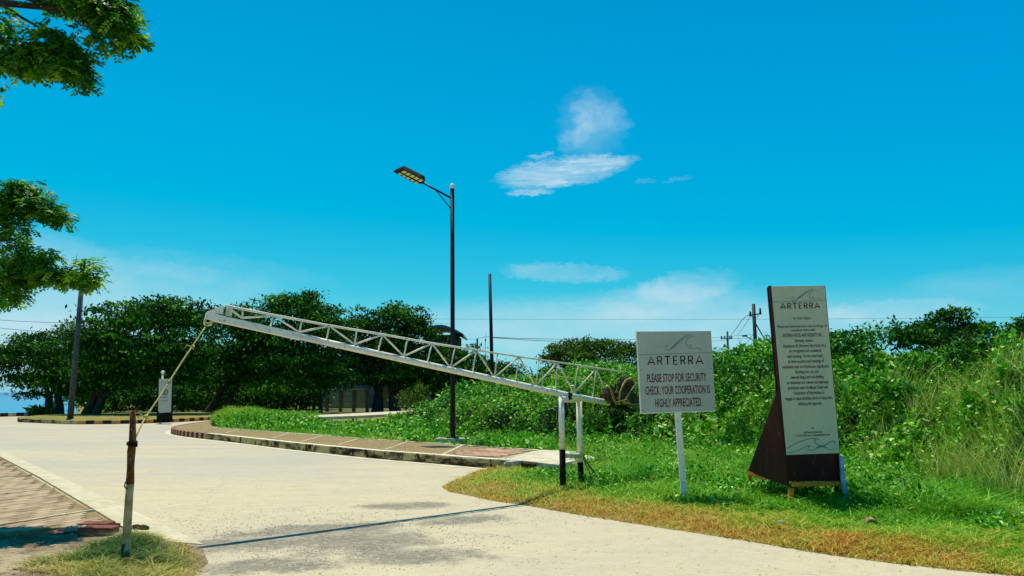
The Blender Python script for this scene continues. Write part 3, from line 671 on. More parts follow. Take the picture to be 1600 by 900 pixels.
# support frame
sup = empty('barrier_support', (Pa.x, Pa.y, 0)); tag(sup, 'white pipe frame of two posts holding up the barrier boom, green-black at its feet', 'barrier support')
sA, sB = G(880, 772), G(909.5, 762)
def upx(base, px, py): return at(px, py, base.y)
for (bs, tp, mid, rr) in ((sA, (876.6, 622), (878.7, 702), .048), (sB, (904.6, 621), (906.5, 722), .050)):
    t_ = upx(bs, *tp); m_ = upx(bs, *mid)
    MB().tube([m_, t_], rr, 16).build('post', M['white_paint'], sup, smooth=True)
    b0 = Vector((bs.x, bs.y, -.15)); MB().tube([b0, b0.lerp(m_, .5), m_ + (m_ - b0) * .0], rr * 1.03, 16).build('post_foot', M['black'], sup, smooth=True)
tA, tB = upx(sA, 876.6, 624), upx(sB, 904.6, 624); e = (tB - tA).normalized()
MB().tube([tA - e * .02, tB + e * .02], .055, 16).build('top_rail', M['white_paint'], sup, smooth=True)
MB().tube([upx(sA, 878, 711), upx(sB, 906, 712)], .045, 14).build('lower_rail', M['white_paint_old'], sup, smooth=True)
pv = BP(886.5, 617); MB().box(pv + Vector((0, 0, -.02)), .05, .16, .12, math.atan2(bdir.y, bdir.x)).build('pivot_lug', M['dark_metal'], sup)
MB().tube([pv - bn * .11 + Vector((0, 0, .0)), pv + bn * .11], .018, 10).build('pivot_pin', M['dark_metal'], sup)
tag(MB().tube([at(911, 712, 13), at(922, 730, 12.9), G(944, 756, .03)], .014, 6).build('stick', M['bark']), 'dark stick leaning from the support frame down to the right', 'stick', 'dark sticks leaning at the barrier support')
tag(MB().tube([at(911, 716, 13), at(920, 735, 12.8), G(929, 762, .03)], .011, 6).build('stick', M['bark']), 'dark stick leaning from the support frame, the steeper one', 'stick', 'dark sticks leaning at the barrier support')

# wooden post and rope
wpb = G(196.5, 880); wp = empty('tether_post', (wpb.x, wpb.y, 0)); tag(wp, 'slim rough post in the grass at bottom left with the barrier rope tied on', 'post')
def P7(px, py, dy=0.0): return at(px, py, wpb.y + dy)
MB().tube([Vector((wpb.x, wpb.y, -.15)), P7(197, 866), P7(199, 820), P7(201.5, 780), P7(203.5, 752)], [.040, .038, .037, .036, .035], 14, jit=.03).build('painted_pipe', worn('rusty_painted_pipe', (.62, .42, .18), (.40, .24, .09), 7, .42, .6, .7, .2, .6, (.12, .035, .012)), wp, smooth=True)
MB().tube([P7(203.5, 756), P7(204.2, 730), P7(205.5, 705), P7(206.8, 690), P7(207.3, 660), P7(207.8, 641)], [.038, .035, .037, .033, .029, .027], 12, jit=.10).build('bark_pole', worn('peeling_bark', (.24, .085, .03), (.09, .03, .012), 16, .42, .6, .95, .05, .9, (.50, .36, .18), (1, 1, .22)), wp, smooth=True)
mb = MB()
for k in range(5):
    c = P7(206.5, 691 + k * 1.3); mb.tube([c + Vector((math.cos(a) * .042, math.sin(a) * .042, .008 * math.sin(a + k))) for a in np.linspace(0, 6.283, 13)], .008, 6, cap=False)
mb.tube([P7(207, 693, -.05), P7(211, 692, -.07), P7(214, 690.5, -.05)], .008, 6); mb.tube([P7(206, 694, -.05), P7(202, 692, -.07), P7(199.5, 695, -.05)], .008, 6)
mb.build('binding', M['black'], wp, smooth=True)
mb = MB(); mb.tube([P7(201, 757, -.04), P7(196, 752.5, -.05), P7(194.5, 760, -.05), P7(198, 764, -.05)], .007, 6); mb.tube([P7(200, 754, -.04), P7(197, 749, -.06)], .005, 6); mb.build('twig', M['bark'], wp)
MB().tube([G(178, 884, .0), P7(187, 868, -.04), P7(194, 850, -.04)], [.018, .014, .012], 7).build('twig', M['bark'], wp)
rp = [(324, 506, 0), (312, 524, .08), (300, 542, .17), (285, 564, .29), (264, 597, .45), (246, 625, .59), (228, 651, .72), (219, 668, .82), (209.5, 689, .97)]
rope = MB(); rA = BP(324, 506, -.03)
def RPt(px, py, t): return at(px, py, rA.y + (wpb.y - .03 - rA.y) * t)
ps = [RPt(*p) for p in rp]; rope.tube(ps, .0085, 8)
for (px, py, t) in ((264, 597, .45), (228, 651, .72), (300, 542, .17)):
    c = RPt(px, py, t)
    for j in range(3): rope.tube([c + Vector((random.uniform(-.014, .025), random.uniform(-.02, .02), random.uniform(-.02, .02))) for _ in range(5)], .009, 6)
    rope.tube([c, c + Vector((-.05, -.02, .02)), c + Vector((-.07, -.02, -.01))], .006, 6)
tag(rope.build('rope', M['rope'], smooth=True), 'knotted yellow rope running from the boom tip down to the rough post', 'rope')

# ================================================================== LETTERING
def text_outline(s, bold=0.0):
    c = bpy.data.curves.new('t', 'FONT'); c.body = s; c.size = 1; c.offset = bold; c.resolution_u = 2; c.fill_mode = 'FRONT'
    o = bpy.data.objects.new('t', c); col.objects.link(o); dg = bpy.context.evaluated_depsgraph_get(); me = bpy.data.meshes.new_from_object(o.evaluated_get(dg), depsgraph=dg)
    vs = [(v.co.x, v.co.y) for v in me.vertices]; fs = [tuple(p.vertices) for p in me.polygons]
    bpy.data.objects.remove(o); bpy.data.curves.remove(c); bpy.data.meshes.remove(me); return vs, fs
class Board:                                    # bilinear face between four corners, with text and drawings laid on it
    def __init__(s, bl, br, tr, tl): s.c = (bl, br, tr, tl); s.n = (br - bl).cross(tl - bl).normalized()
    def p(s, u, v, lift=0.0):
        bl, br, tr, tl = s.c; return bl.lerp(br, u).lerp(tl.lerp(tr, u), v) + s.n * lift
    def slab(s, th, name, mat, parent, u0=0, u1=1, v0=0, v1=1, lift=0, bevel=.003):
        q = lambda l: [s.p(u0, v0, l), s.p(u1, v0, l), s.p(u1, v1, l), s.p(u0, v1, l)]
        return MB().hexa(q(lift - th), q(lift)).build(name, mat, parent, bevel=bevel)
    def text(s, body, cu, cv, wu, hv, name, mat, parent, bold=0.0, lift=.003, cap=.70):
        vs, fs = text_outline(body, bold); x0 = min(v[0] for v in vs); x1 = max(v[0] for v in vs)
        V = [s.p(cu + ((x - x0) / (x1 - x0) - .5) * wu, cv + (y / cap - .5) * hv, lift) for x, y in vs]
        return MB().add(V, fs).build(name, mat, parent)
    def strokes(s, lines, name, mat, parent, lift=.003, asp=1.0):
        """lines: (list of (u,v), width in u) - ribbons; asp = height/width of the board"""
        mb = MB()
        for pts, w in lines:
            ws = w if hasattr(w, '__len__') else [w] * len(pts)
            L, Rr = [], []
            for i, (u, v) in enumerate(pts):
                a = pts[max(i - 1, 0)]; b = pts[min(i + 1, len(pts) - 1)]; dx, dy = b[0] - a[0], (b[1] - a[1]) * asp; l = math.hypot(dx, dy) or 1
                nx, ny = -dy / l * ws[i] / 2, dx / l * ws[i] / 2 / asp; L.append(s.p(u + nx, v + ny, lift)); Rr.append(s.p(u - nx, v - ny, lift))
            n = len(pts); mb.add(L + Rr, [(i, n + i, n + i + 1, i + 1) for i in range(n - 1)])
        return mb.build(name, mat, parent)
def arterra(cu, cv, wu, hv, sw):
    glyph = {'A': [[(0, 0), (.5, 1), (1, 0)], [(.17, .30), (.83, .30)]], 'R': [[(.08, 0), (.08, 1), (.6, 1), (.85, .9), (.88, .72), (.82, .55), (.6, .46), (.1, .46)], [(.5, .46), (.92, 0)]],
             'T': [[(0, 1), (1, 1)], [(.5, 1), (.5, 0)]], 'E': [[(.9, 1), (.1, 1), (.1, 0), (.9, 0)], [(.1, .5), (.78, .5)]]}
    out = []; adv = [('A', .62), ('R', .46), ('T', .5), ('E', .42), ('R', .46), ('R', .46), ('A', .62)]; gap = .25; tot_ = sum(w for _, w in adv) + gap * 6; x = 0
    for ch, w in adv:
        for ln in glyph[ch]: out.append(([(cu - wu / 2 + (x + a * w) / tot_ * wu, cv + (b - .5) * hv) for a, b in ln], sw))
        x += w + gap
    return out
def curve(pts, n=8):
    out = []
    P_ = [pts[0]] + list(pts) + [pts[-1]]
    for i in range(1, len(P_) - 2):
        for k in range(n):
            t = k / n; out.append(tuple(.5 * (2 * P_[i][j] + (P_[i + 1][j] - P_[i - 1][j]) * t + (2 * P_[i - 1][j] - 5 * P_[i][j] + 4 * P_[i + 1][j] - P_[i + 2][j]) * t * t + (-P_[i - 1][j] + 3 * P_[i][j] - 3 * P_[i + 1][j] + P_[i + 2][j]) * t ** 3) for j in (0, 1)))
    out.append(tuple(pts[-1])); return out
def wave_logo(f, w0):          # f maps logo box (0..1) to board (u,v)
    a = curve([(0, .12), (.08, .26), (.16, .27), (.22, .16), (.27, .06), (.34, .10), (.45, .38), (.58, .72), (.68, .92), (.78, 1.0)])
    na = len(a); wa = [w0 * (.35 + 1.5 * math.exp(-((i / na - .68) / .16) ** 2)) for i in range(na)]
    b = curve([(.38, .16), (.52, .42), (.62, .70), (.72, .90), (.80, .97)]); c = curve([(.88, .84), (.80, .86), (.72, .76), (.68, .56), (.69, .34), (.76, .16), (.84, .12), (.92, .18), (.97, .10), (1.0, .06)])
    d = curve([(.76, .38), (.80, .30), (.78, .24), (.74, .28)]); e_ = curve([(.22, .30), (.26, .38), (.30, .30), (.28, .20), (.24, .24)])
    return [([f(*p) for p in a], wa), ([f(*p) for p in b], w0 * .5), ([f(*p) for p in c], w0 * .7), ([f(*p) for p in d], w0 * .5), ([f(*p) for p in e_], w0 * .5)]

# ================================================================== SQUARE SIGN
sbase = G(1072, 792); SY = sbase.y
sg = empty('security_sign', (sbase.x, sbase.y, 0)); tag(sg, 'square grey-white security check sign on a leaning white post', 'sign')
bd = Board(at(1001.2, 645, SY + .02), at(1118.3, 641, SY - .02), at(1111, 517, SY - .02), at(994, 518, SY + .02))
bd.slab(.035, 'sign_panel', M['board'], sg)
fr = M['white_paint']
for (u0, u1, v0, v1) in ((-.004, .012, -.012, 1.004), (.012, .99, -.014, .0)): bd.slab(.042, 'sign_edge', fr, sg, u0, u1, v0, v1, lift=.004)
MB().beam(Vector((sbase.x, SY + .03, -.2)), at(1058.5, 640, SY + .05), .085, .05).build('post', M['white_paint'], sg, bevel=.004)
def uv1(px, py): v = (643 - py) / 125.5; return ((px - (1001.3 - 7.1 * v)) / 117.1, v)
def txt1(s, x0, x1, y0, y1, mat, bold):
    c = uv1((x0 + x1) / 2, (y0 + y1) / 2); return bd.text(s, c[0], c[1] , (x1 - x0) / 117.1, (y1 - y0) / 125.5, 'lettering', mat, sg, bold)
c = uv1(1055.3, 563.5); bd.strokes(arterra(c[0], c[1], 86 / 117.1, 12.6 / 125.5, .016), 'lettering', M['ink'], sg, asp=1.07)
txt1('PLEASE STOP FOR SECURITY', 1011.2, 1104, 584, 596.8, M['maroon_ink'], .012)
txt1('CHECK. YOUR COOPERATION IS', 1008.6, 1109.3, 603, 616, M['maroon_ink'], .012)
txt1('HIGHLY APPRECIATED.', 1024, 1097, 622.5, 635.5, M['maroon_ink'], .012)
bd.strokes([([(0, uv1(1000, 554)[1]), (1, uv1(1110, 552)[1])], .006)], 'panel_joint', M['slate'], sg, asp=1.07)
def f1(a, b): return uv1(1022 + a * 74, 549 - b * 26)
lg = wave_logo(f1, .009); bd.strokes(lg[:1], 'wave_emblem', M['teal'], sg, asp=1.07); bd.strokes(lg[1:], 'wave_emblem', M['slate'], sg, asp=1.07)
for (u, v) in ((.03, .03), (.97, .03), (.97, .97), (.03, .97), (.03, .52), (.97, .52)):
    MB().tube([bd.p(u, v, .001), bd.p(u, v, .006)], .008, 8).build('screw', M['wall_post'], sg)

# ================================================================== TALL NOTICE
tbase = G(1290, 800); TY = 10.15
tn = empty('notice_totem', (tbase.x, TY, 0)); tag(tn, 'tall narrow grey notice board on a dark red wedge-shaped wooden stand', 'sign')
YL, YR = TY - .02, TY + .16
tb = Board(at(1229, 711, YL), at(1312.3, 708, YR), at(1288.6, 446, YR), at(1205.2, 447.2, YL))
tb.slab(.03, 'notice_panel', M['board2'], tn)
back_ = tb.n * -1
lo = Board(at(1231.5, 752, YL - .0), at(1316, 752, YR), at(1312.2, 708.2, YR), at(1229, 711.2, YL))
lo.slab(.03, 'lower_board', M['red_wood'], tn, lift=-.012)
# dark edge along the left of the panel
w_ = Board(at(1205.2, 447.2, YL), at(1205.2, 447.2, YL) + back_ * .10, at(1229, 711, YL) + back_ * .10, at(1229, 711, YL))
MB().hexa([tb.p(-.008, 0, -.004), tb.p(0, 0, -.004), tb.p(0, 0, -.07), tb.p(-.008, 0, -.07)], [tb.p(-.008, 1.006, -.004), tb.p(0, 1.006, -.004), tb.p(0, 1.006, -.07), tb.p(-.008, 1.006, -.07)]).build('side_batten', M['red_wood'], tn)
MB().hexa([tb.p(1.0, 0, -.012), tb.p(1.02, 0, -.012), tb.p(1.02, 0, -.07), tb.p(1.0, 0, -.07)], [tb.p(1.0, 1.0, -.012), tb.p(1.02, 1.0, -.012), tb.p(1.02, 1.0, -.07), tb.p(1.0, 1.0, -.07)]).build('side_batten', M['red_wood'], tn)
tb.slab(.02, 'back_board', M['red_wood'], tn, lift=-.10)
# side wedge
def wedge(u, dx):
    top = tb.p(u, .40, -.03); bt = lo.p(u, -.06, -.03); rear = lo.p(u, .32, -.03); rear = rear + back_ * .95; rear.z = bt.z + .10; k = (tb.c[1] - tb.c[0]).normalized() * .02
    MB().add([top, bt, rear, top + k, bt + k, rear + k], [(0, 2, 1), (3, 4, 5), (0, 1, 4, 3), (1, 2, 5, 4), (2, 0, 3, 5)]).build('side_wedge', M['red_wood'], tn); return rear, bt
bl_ = at(1231, 760, YL); rl = at(1169.5, 737, YL + .85); tp_ = at(1217, 607, YL + .03)
kx = (tb.c[1] - tb.c[0]).normalized()
for shift in (0.0, .70):
    a_, b_, c_ = tp_ + kx * shift, bl_ + kx * shift, rl + kx * shift; k = kx * .022
    fr_ = at(1229, 711, YL + .01) + kx * shift
    MB().add([a_, c_, b_, fr_, a_ + k, c_ + k, b_ + k, fr_ + k], [(0, 1, 2, 3), (7, 6, 5, 4), (0, 4, 5, 1), (1, 5, 6, 2), (2, 6, 7, 3), (3, 7, 4, 0)]).build('side_wedge', M['red_wood'], tn)
MB().add([tp_, rl, rl + kx * .72, tp_ + kx * .72, tp_ - tb.n * .02, rl - tb.n * .02, rl + kx * .72 - tb.n * .02, tp_ + kx * .72 - tb.n * .02], [(0, 1, 2, 3), (7, 6, 5, 4), (0, 4, 5, 1), (1, 5, 6, 2), (2, 6, 7, 3), (3, 7, 4, 0)]).build('rear_board', M['red_wood'], tn)
MB().beam(at(1237.5, 757, YL - .01), at(1316.5, 755, YR - .01), .05, .055).build('cross_rail', M['orange_wood'], tn, bevel=.003)
MB().beam(at(1236, 762, YL + .0), at(1234.5, 800, YL + .0) , .065, .05, up=(0, 1, 0)).build('leg', M['orange_wood'], tn, bevel=.003)
MB().beam(at(1171, 739, YL + .84), at(1197, 748, YL + .5), .03, .045).build('side_rail', M['orange_wood'], tn)
MB().beam(at(1171.5, 740, YL + .84), G(1172, 764), .04, .045).build('leg', M['orange_wood'], tn)
MB().beam(at(1308, 757, YR + .02), at(1321, 812, YR + .0), .085, .05, up=(0, 1, 0)).build('leg', M['red_wood'], tn)
MB().tube([at(1314.5, 712, YR - .03), at(1316.5, 745, YR - .05), at(1321, 772, YR - .10), at(1329, 808, YR - .2)], [.028, .034, .040, .046], 8, jit=.12).build('side_prop', M['blue_white'], tn, smooth=True)
TW, THh = 83.4, 263.0
def uv2(px, py): v = (709.5 - py) / THh; return ((px - (1229 - 23.8 * v)) / TW, v)
def txt2(s, cx, cy, w, h=5.2, bold=.012, mat='ink'):
    c = uv2(cx, cy); tb.text(s, c[0], c[1], w / TW, h / THh, 'lettering', M[mat], tn, bold, lift=.003)
asp2 = THh / TW
c = uv2(1250, 478.6); tb.strokes(arterra(c[0], c[1], 61 / TW, 9 / THh, .018), 'lettering', M['ink'], tn, asp=asp2)
tb.strokes([([(0, uv2(0, 472)[1]), (1, uv2(0, 471)[1])], .008)], 'panel_joint', M['slate'], tn, asp=asp2)
def f2(a, b): return uv2(1222 + a * 62, 471 - b * 19)
lg = wave_logo(f2, .010); tb.strokes(lg[:1], 'wave_emblem', M['teal'], tn, asp=asp2); tb.strokes(lg[1:], 'wave_emblem', M['slate'], tn, asp=asp2)
for a in (('TO THE PUBLIC:', 1252.5, 498.7, 29, 3.4), ('Please be informed that only bookings of', 1253.3, 511, 77, 3.8), ('condotel units with', 1254.7, 517, 37, 3.6), ('ARTERRA HOTEL AND RESORTS, INC.,', 1254.5, 525.3, 63), ('(formerly, Arterra', 1255.8, 533.7, 28), ('Residences At Discovery Bay Hotel, Inc.)', 1257, 541.8, 66), ('are recognized and considered', 1257.7, 549.7, 50), ('valid bookings. On the other hand,', 1257.7, 558, 56), ('all other unauthorized bookings of', 1259, 566.2, 56), ('residential units via Airbnb.com, Agoda.com,', 1259, 574.5, 73), ('Booking.com, etc. are', 1260.6, 582.5, 36), ('deemed illegal and non-binding', 1261, 590.8, 51), ('as residential unit owners are expressly', 1261.9, 599, 65), ('prohibited under the Master Deed with', 1262.3, 607.2, 62), ('Declaration of Restrictions to', 1264, 615.4, 48), ('engage in lease activities, short or long term,', 1264, 623.6, 74), ('without prior approval.', 1265.3, 632, 37), ('By', 1269.5, 669.5, 3.4, 2.8), ('ARTERRA RESIDENCES', 1270, 676.5, 30, 2.6), ('AT DISCOVERY BAY CONDOMINIUM CORP.', 1270, 681, 54, 2.6)): txt2(*a)
def g2(a, b): return uv2(1229 + a * 82, 707 - b * 24)
w1 = curve([(0, .30), (.15, .56), (.30, .76), (.45, .88), (.56, .86), (.62, .80)]); w2 = curve([(.02, .04), (.18, .10), (.28, .26), (.38, .40), (.44, .42), (.40, .30), (.42, .16), (.50, .14)]); w3 = curve([(.54, .84), (.53, .70), (.57, .52), (.66, .40), (.76, .46), (.82, .62), (.90, .66), (.93, .56), (.90, .46)])
w4 = curve([(.50, .14), (.62, .30), (.72, .30), (.82, .12), (.92, .20), (.97, .10)]); w5 = curve([(.56, .30), (.66, .38), (.76, .28)])
tb.strokes([([g2(*p) for p in w1], .014), ([g2(*p) for p in w2], .011), ([g2(*p) for p in w4], .010)], 'wave_emblem', M['slate'], tn, asp=asp2)
tb.strokes([([g2(*p) for p in w3], .016), ([g2(*p) for p in w5], .022)], 'wave_emblem', M['teal'], tn, asp=asp2)

# ================================================================== DIRECTION SIGN ON THE ISLAND
db = G(255, 657, .17); DY = db.y
ds = empty('direction_sign', (db.x, DY, .17)); tag(ds, 'narrow grey direction sign with rounded corner and round arrow emblem on the striped island', 'sign')
pts = [(0, 1), (0, .10)] + [(.20 - .20 * math.cos(a), .10 - .10 * math.sin(a)) for a in np.linspace(0, math.pi / 2, 7)[1:]] + [(1, 0), (1, 1)]
D = Board(at(247, 645.5, DY), at(266.5, 644, DY), at(268.5, 591.5, DY), at(248.5, 592, DY))
mb = MB(); n = len(pts); f = [D.p(u, v, 0) for u, v in pts]; b = [D.p(u, v, -.05) for u, v in pts]
mb.add(f + b, [tuple(range(n)), tuple(reversed(range(n, 2 * n)))] + [((i + 1) % n, i, n + i, n + (i + 1) % n) for i in range(n)]); mb.build('sign_panel', M['board'], ds)
Dd = Board(at(244.5, 660, DY + .1), at(266, 660, DY + .1), at(267.5, 593, DY + .1), at(245.5, 593, DY + .1)); Dd.slab(.25, 'sign_body', M['black'], ds, lift=.0)
ring = [(.5 + .21 * math.cos(a), .60 + .078 * math.sin(a)) for a in np.linspace(0, 6.283, 25)]
D.strokes([(ring, .06), ([(.45, .545), (.45, .64), (.58, .64)], .07), ([(.45, .60), (.56, .60)], .05)], 'arrow_emblem', M['ink'], ds, asp=2.6, lift=.004)
D.text('Straight', .45, .455, .62, .034, 'lettering', M['ink'], ds, .01, lift=.004); D.text('Ahead', .48, .355, .56, .030, 'lettering', M['ink'], ds, .01, lift=.004)
bl = empty('globe_lamp', (at(254, 600, DY + 1.2).x, DY + 1.2, 0)); tag(bl, 'slim white post lamp with ball top rising behind the narrow direction sign', 'lamp')
p0 = at(254, 600, DY + 1.2); t0 = at(254.5, 582, DY + 1.2); MB().tube([Vector((p0.x, p0.y, 0)), t0], .045, 10).build('post', M['white_paint'], bl, smooth=True)
mb = MB(); mb.tube([t0 + Vector((0, 0, -.10 + .2 * k / 6)) for k in range(7)], [.03, .075, .098, .105, .098, .07, .02], 14); mb.build('globe', M['white_paint'], bl, smooth=True)
# little board by the shore
sb = G(84, 648); Bq = Board(at(78.5, 641, sb.y), at(89.5, 641, sb.y), at(89.5, 627, sb.y), at(78.5, 627, sb.y)); so = empty('shore_board', (sb.x, sb.y, 0)); tag(so, 'small blank grey board standing between tree trunks near the sea', 'sign')
Bq.slab(.05, 'panel', M['pale_plaster'], so)
for u in (.1, .9): MB().beam(Vector((Bq.p(u, 0).x, sb.y + .05, -.1)), Bq.p(u, .9, -.08), .07).build('leg', M['grey_pole'], so)

# ================================================================== STREET LAMP AND POLES
lb = G(707.5, 692, .15); LY = lb.y; la = empty('street_lamp', (lb.x, LY, .15)); tag(la, 'tall black street lamp with one arm and a flat lamp head, behind the walkway', 'street lamp')
MB().tube([Vector((lb.x, LY, .2)), at(707.2, 500, LY), at(706.7, 292, LY)], [.078, .066, .062], 16).build('pole', M['dark_metal'], la, smooth=True)
mb = MB(); c0 = at(706.7, 290, LY); mb.tube([c0 + Vector((0, 0, -.10)), c0 + Vector((0, 0, -.02)), c0 + Vector((0, 0, .04)), c0 + Vector((0, 0, .07))], [.07, .078, .055, .01], 14); mb.build('pole_cap', M['chrome'], la, smooth=True)
MB().box((lb.x, LY, .18), .95, .6, .22).build('concrete_base', M['concrete'], la, bevel=.015)
MB().box((lb.x, LY, .31), .34, .34, .04).build('base_plate', M['dark_metal'], la)
hx = at(657, 283.5, LY)
MB().tube([at(704, 309, LY), at(680, 296, LY), hx], .030, 10).build('arm', M['dark_metal'], la, smooth=True)
MB().tube([at(704, 325.5, LY), at(681, 297.5, LY)], .017, 8).build('brace', M['dark_metal'], la, smooth=True)
hd = Board(at(614.5, 268.5, LY + .28), at(645.5, 285, LY + .28), at(659.5, 277.8, LY - .30), at(628.5, 262, LY - .30))
# outline in the head plane (u along, v across)
hp = [(-.02, 0), (1.0, -.02), (1.16, .06), (1.30, .38), (1.26, .70), (1.10, .98), (.98, 1.02), (.0, 1.0)]
LOW = 1; n = len(hp)
f = [hd.p(u, v, 0) for u, v in hp]; b = [hd.p(.5 + (u - .5) * .96, .5 + (v - .5) * .9, -LOW * .10) for u, v in hp]
MB().add(f + b, [tuple(range(n)), tuple(reversed(range(n, 2 * n)))] + [((i + 1) % n, i, n + i, n + (i + 1) % n) for i in range(n)]).build('lamp_head', M['dark_metal'], la)
for r_i, (v0, v1) in enumerate(((.50, .82), (.10, .30))):
    for k in range(5):
        u0 = .19 + k * .205; q = [hd.p(u0, v0, LOW * .003), hd.p(u0 + .145, v0, LOW * .003), hd.p(u0 + .145, v1, LOW * .003), hd.p(u0, v1, LOW * .003)]
        q2 = [x + hd.n * LOW * .010 for x in q]; MB().hexa(q, q2).build('led_lens', M['led'], la)

def pole(px, ytop, ybase, Y, r0, r1, mat, name, label, cat='utility pole', group=None, px_top=None, ztop=None):
    top = at(px_top if px_top is not None else px, ytop, Y); bs = at(px, ybase, Y); e_ = empty(name, (bs.x, Y, 0)); tag(e_, label, cat, group)
    d = (top - bs) / max(1e-6, (top.z - bs.z)); bs = top - d * (top.z + .2); MB().tube([bs, top], [r0, r1], 14).build('shaft', M[mat], e_, smooth=True); return e_, top, bs
pA, ptop, _ = pole(110.5, 405, 646, 41.5, .165, .115, 'grey_pole', 'concrete_pole', 'leaning grey pole on the striped island, its top hidden in leaves', 'pole', None, 131)
pB, pBt, _ = pole(768.2, 428, 553, 42, .12, .085, 'dark_metal', 'utility_pole', 'plain dark pole without cross arm to the right of the street lamp', 'utility pole', None, 765.3)
pC, pCt, _ = pole(1181.5, 475, 560, 58, .17, .13, 'dark_metal', 'utility_pole', 'dark utility pole with one cross arm and guy wire beside the tall notice', 'utility pole', None, 1177.3)
c = at(1178.5, 491.5, 58); MB().beam(at(1172, 492.5, 57.9), at(1189, 490, 57.9), .09).build('cross_arm', M['dark_metal'], pC)
MB().beam(at(1172.5, 493, 57.85), at(1179, 498, 57.9), .04).build('arm_brace', M['dark_metal'], pC); MB().beam(at(1186, 492, 57.85), at(1180, 498, 57.9), .04).build('arm_brace', M['dark_metal'], pC)
for (x, y, h) in ((1172.5, 492, .28), (1188, 489.5, .42)): p = at(x, y, 57.9); MB().tube([p + Vector((0, 0, -.1)), p + Vector((0, 0, h))], [.09, .06], 8).build('insulator', M['dark_metal'], pC)
MB().tube([at(1179, 534, 57.9), at(1172, 529, 57), at(1165, 525, 56.5)], .03, 6).build('lamp_arm', M['grey_pole'], pC); MB().box(at(1163.5, 525, 56.4), .35, .18, .1).build('lamp_head', M['dark_metal'], pC)
pD, pDt, _ = pole(1137.8, 518, 560, 90, .14, .12, 'dark_metal', 'utility_pole', 'short far utility pole with insulators just right of the square sign', 'utility pole', None, 1136.5)
MB().beam(at(1126, 529.5, 89.9), at(1144, 529, 89.9), .10).build('cross_arm', M['dark_metal'], pD)
for x in (1127.5, 1132.5, 1140.5, 1143.3): p = at(x, 529, 89.9); MB().tube([p, p + Vector((0, 0, .32))], [.09, .07], 6).build('insulator', M['dark_metal'], pD)
pE, pEt, _ = pole(746, 529, 556, 90, .13, .11, 'dark_metal', 'utility_pole', 'far dark pole left of the plain tall pole, just above the boom', 'utility pole', None, 745.7)
MB().beam(at(746, 542, 89.9), at(753, 540, 89.9), .08).build('cross_arm', M['dark_metal'], pE); p = at(752.2, 540, 89.9); MB().tube([p, p + Vector((0, 0, .3))], .08, 6).build('insulator', M['dark_metal'], pE)
pF = empty('antenna', (at(758.6, 560, 80).x, 80, 0)); tag(pF, 'thin whip antenna standing between the two dark poles above the boom', 'antenna')
MB().tube([at(757.5, 562, 80) - Vector((0, 0, 3)), at(758.6, 532, 80), at(759.6, 518, 80)], [.03, .025, .012], 6).build('rod', M['dark_metal'], pF); MB().box(at(758.5, 531.5, 80), .12, .12, .28).build('aerial_box', M['dark_metal'], pF)
def wire(pts, label, group=None, r=.016):
    q = [at(*p) for p in pts]; tag(MB().tube(q, r, 4).build('wire', M['wire']), label, 'wire', group)
def sag(p, q, s, n=8): return [(p[0] + (q[0] - p[0]) * t, p[1] + (q[1] - p[1]) * t + s * 4 * t * (1 - t), p[2] + (q[2] - p[2]) * t) for t in [i / n for i in range(n + 1)]]
GW = 'thin wires crossing low in the sky'
wire(sag((640, 498, 60), (1700, 494, 60), 3), 'nearly level thin wire crossing the sky above the other far wires', GW, .010)
wire(sag((620, 506, 62), (704, 505, 62), 0), 'short thin wire between the dark trees and the street lamp pole', GW, .010)
wire(sag((560, 530, 88), (745.7, 530, 90), -1), 'thin wire running left into the trees from the far dark pole', GW)
wire(sag((745.7, 529, 90), (768, 526.5, 42.2), -1, 6), 'short wire between the far dark pole and the plain tall pole', GW)
wire(sag((768, 527, 42), (1137, 526.5, 90), 4), 'thin wire from the plain tall pole to the short far pole, upper one', GW)
wire(sag((768, 527.5, 42), (1137, 532, 90), 6), 'thin wire from the plain tall pole to the short far pole, lower one', GW)
wire(sag((1137, 526, 90), (1179, 523, 58), -.5), 'upper thin wire between the two utility poles by the signs', GW)
wire(sag((1137, 530, 90), (1179, 528, 58), -.5), 'lower thin wire between the two utility poles by the signs', GW)
wire(sag((1120, 547, 80), (1300, 544, 60), 0), 'thin wire passing low behind the cross-arm pole', GW)
wire([(1141, 525, 88), (1150, 514, 78), (1160, 499, 66), (1167, 493.5, 60), (1172.5, 491.5, 58)], 'dark loop of wire sagging from the left end of the cross arm, outer', GW, .03)
wire([(1152, 523, 80), (1162, 511, 70), (1169, 500, 62), (1173.5, 491.5, 58)], 'dark loop of wire sagging from the left end of the cross arm, inner', GW, .022)
wire([(1155, 548, 70), (1170, 532, 62), (1180, 518, 58)], 'slanting wire from the middle of the cross-arm pole down left', GW, .018)
wire([(1165, 552, 70), (1176, 540, 62), (1181, 532, 58)], 'short slanting wire low on the cross-arm pole', GW, .015)
wire([(1181, 506, 58), (1193, 527, 57), (1206, 548, 56)], 'dark rope-like guy wire slanting down right from the cross-arm pole', None, .05)
wire(sag((-60, 494, 50), (122, 504, 41.6), 3), 'wire from the left edge to the leaning grey pole, upper', GW, .014)
wire(sag((-60, 505, 50), (121, 520, 41.6), 3), 'wire from the left edge to the leaning grey pole, lower', GW, .014)

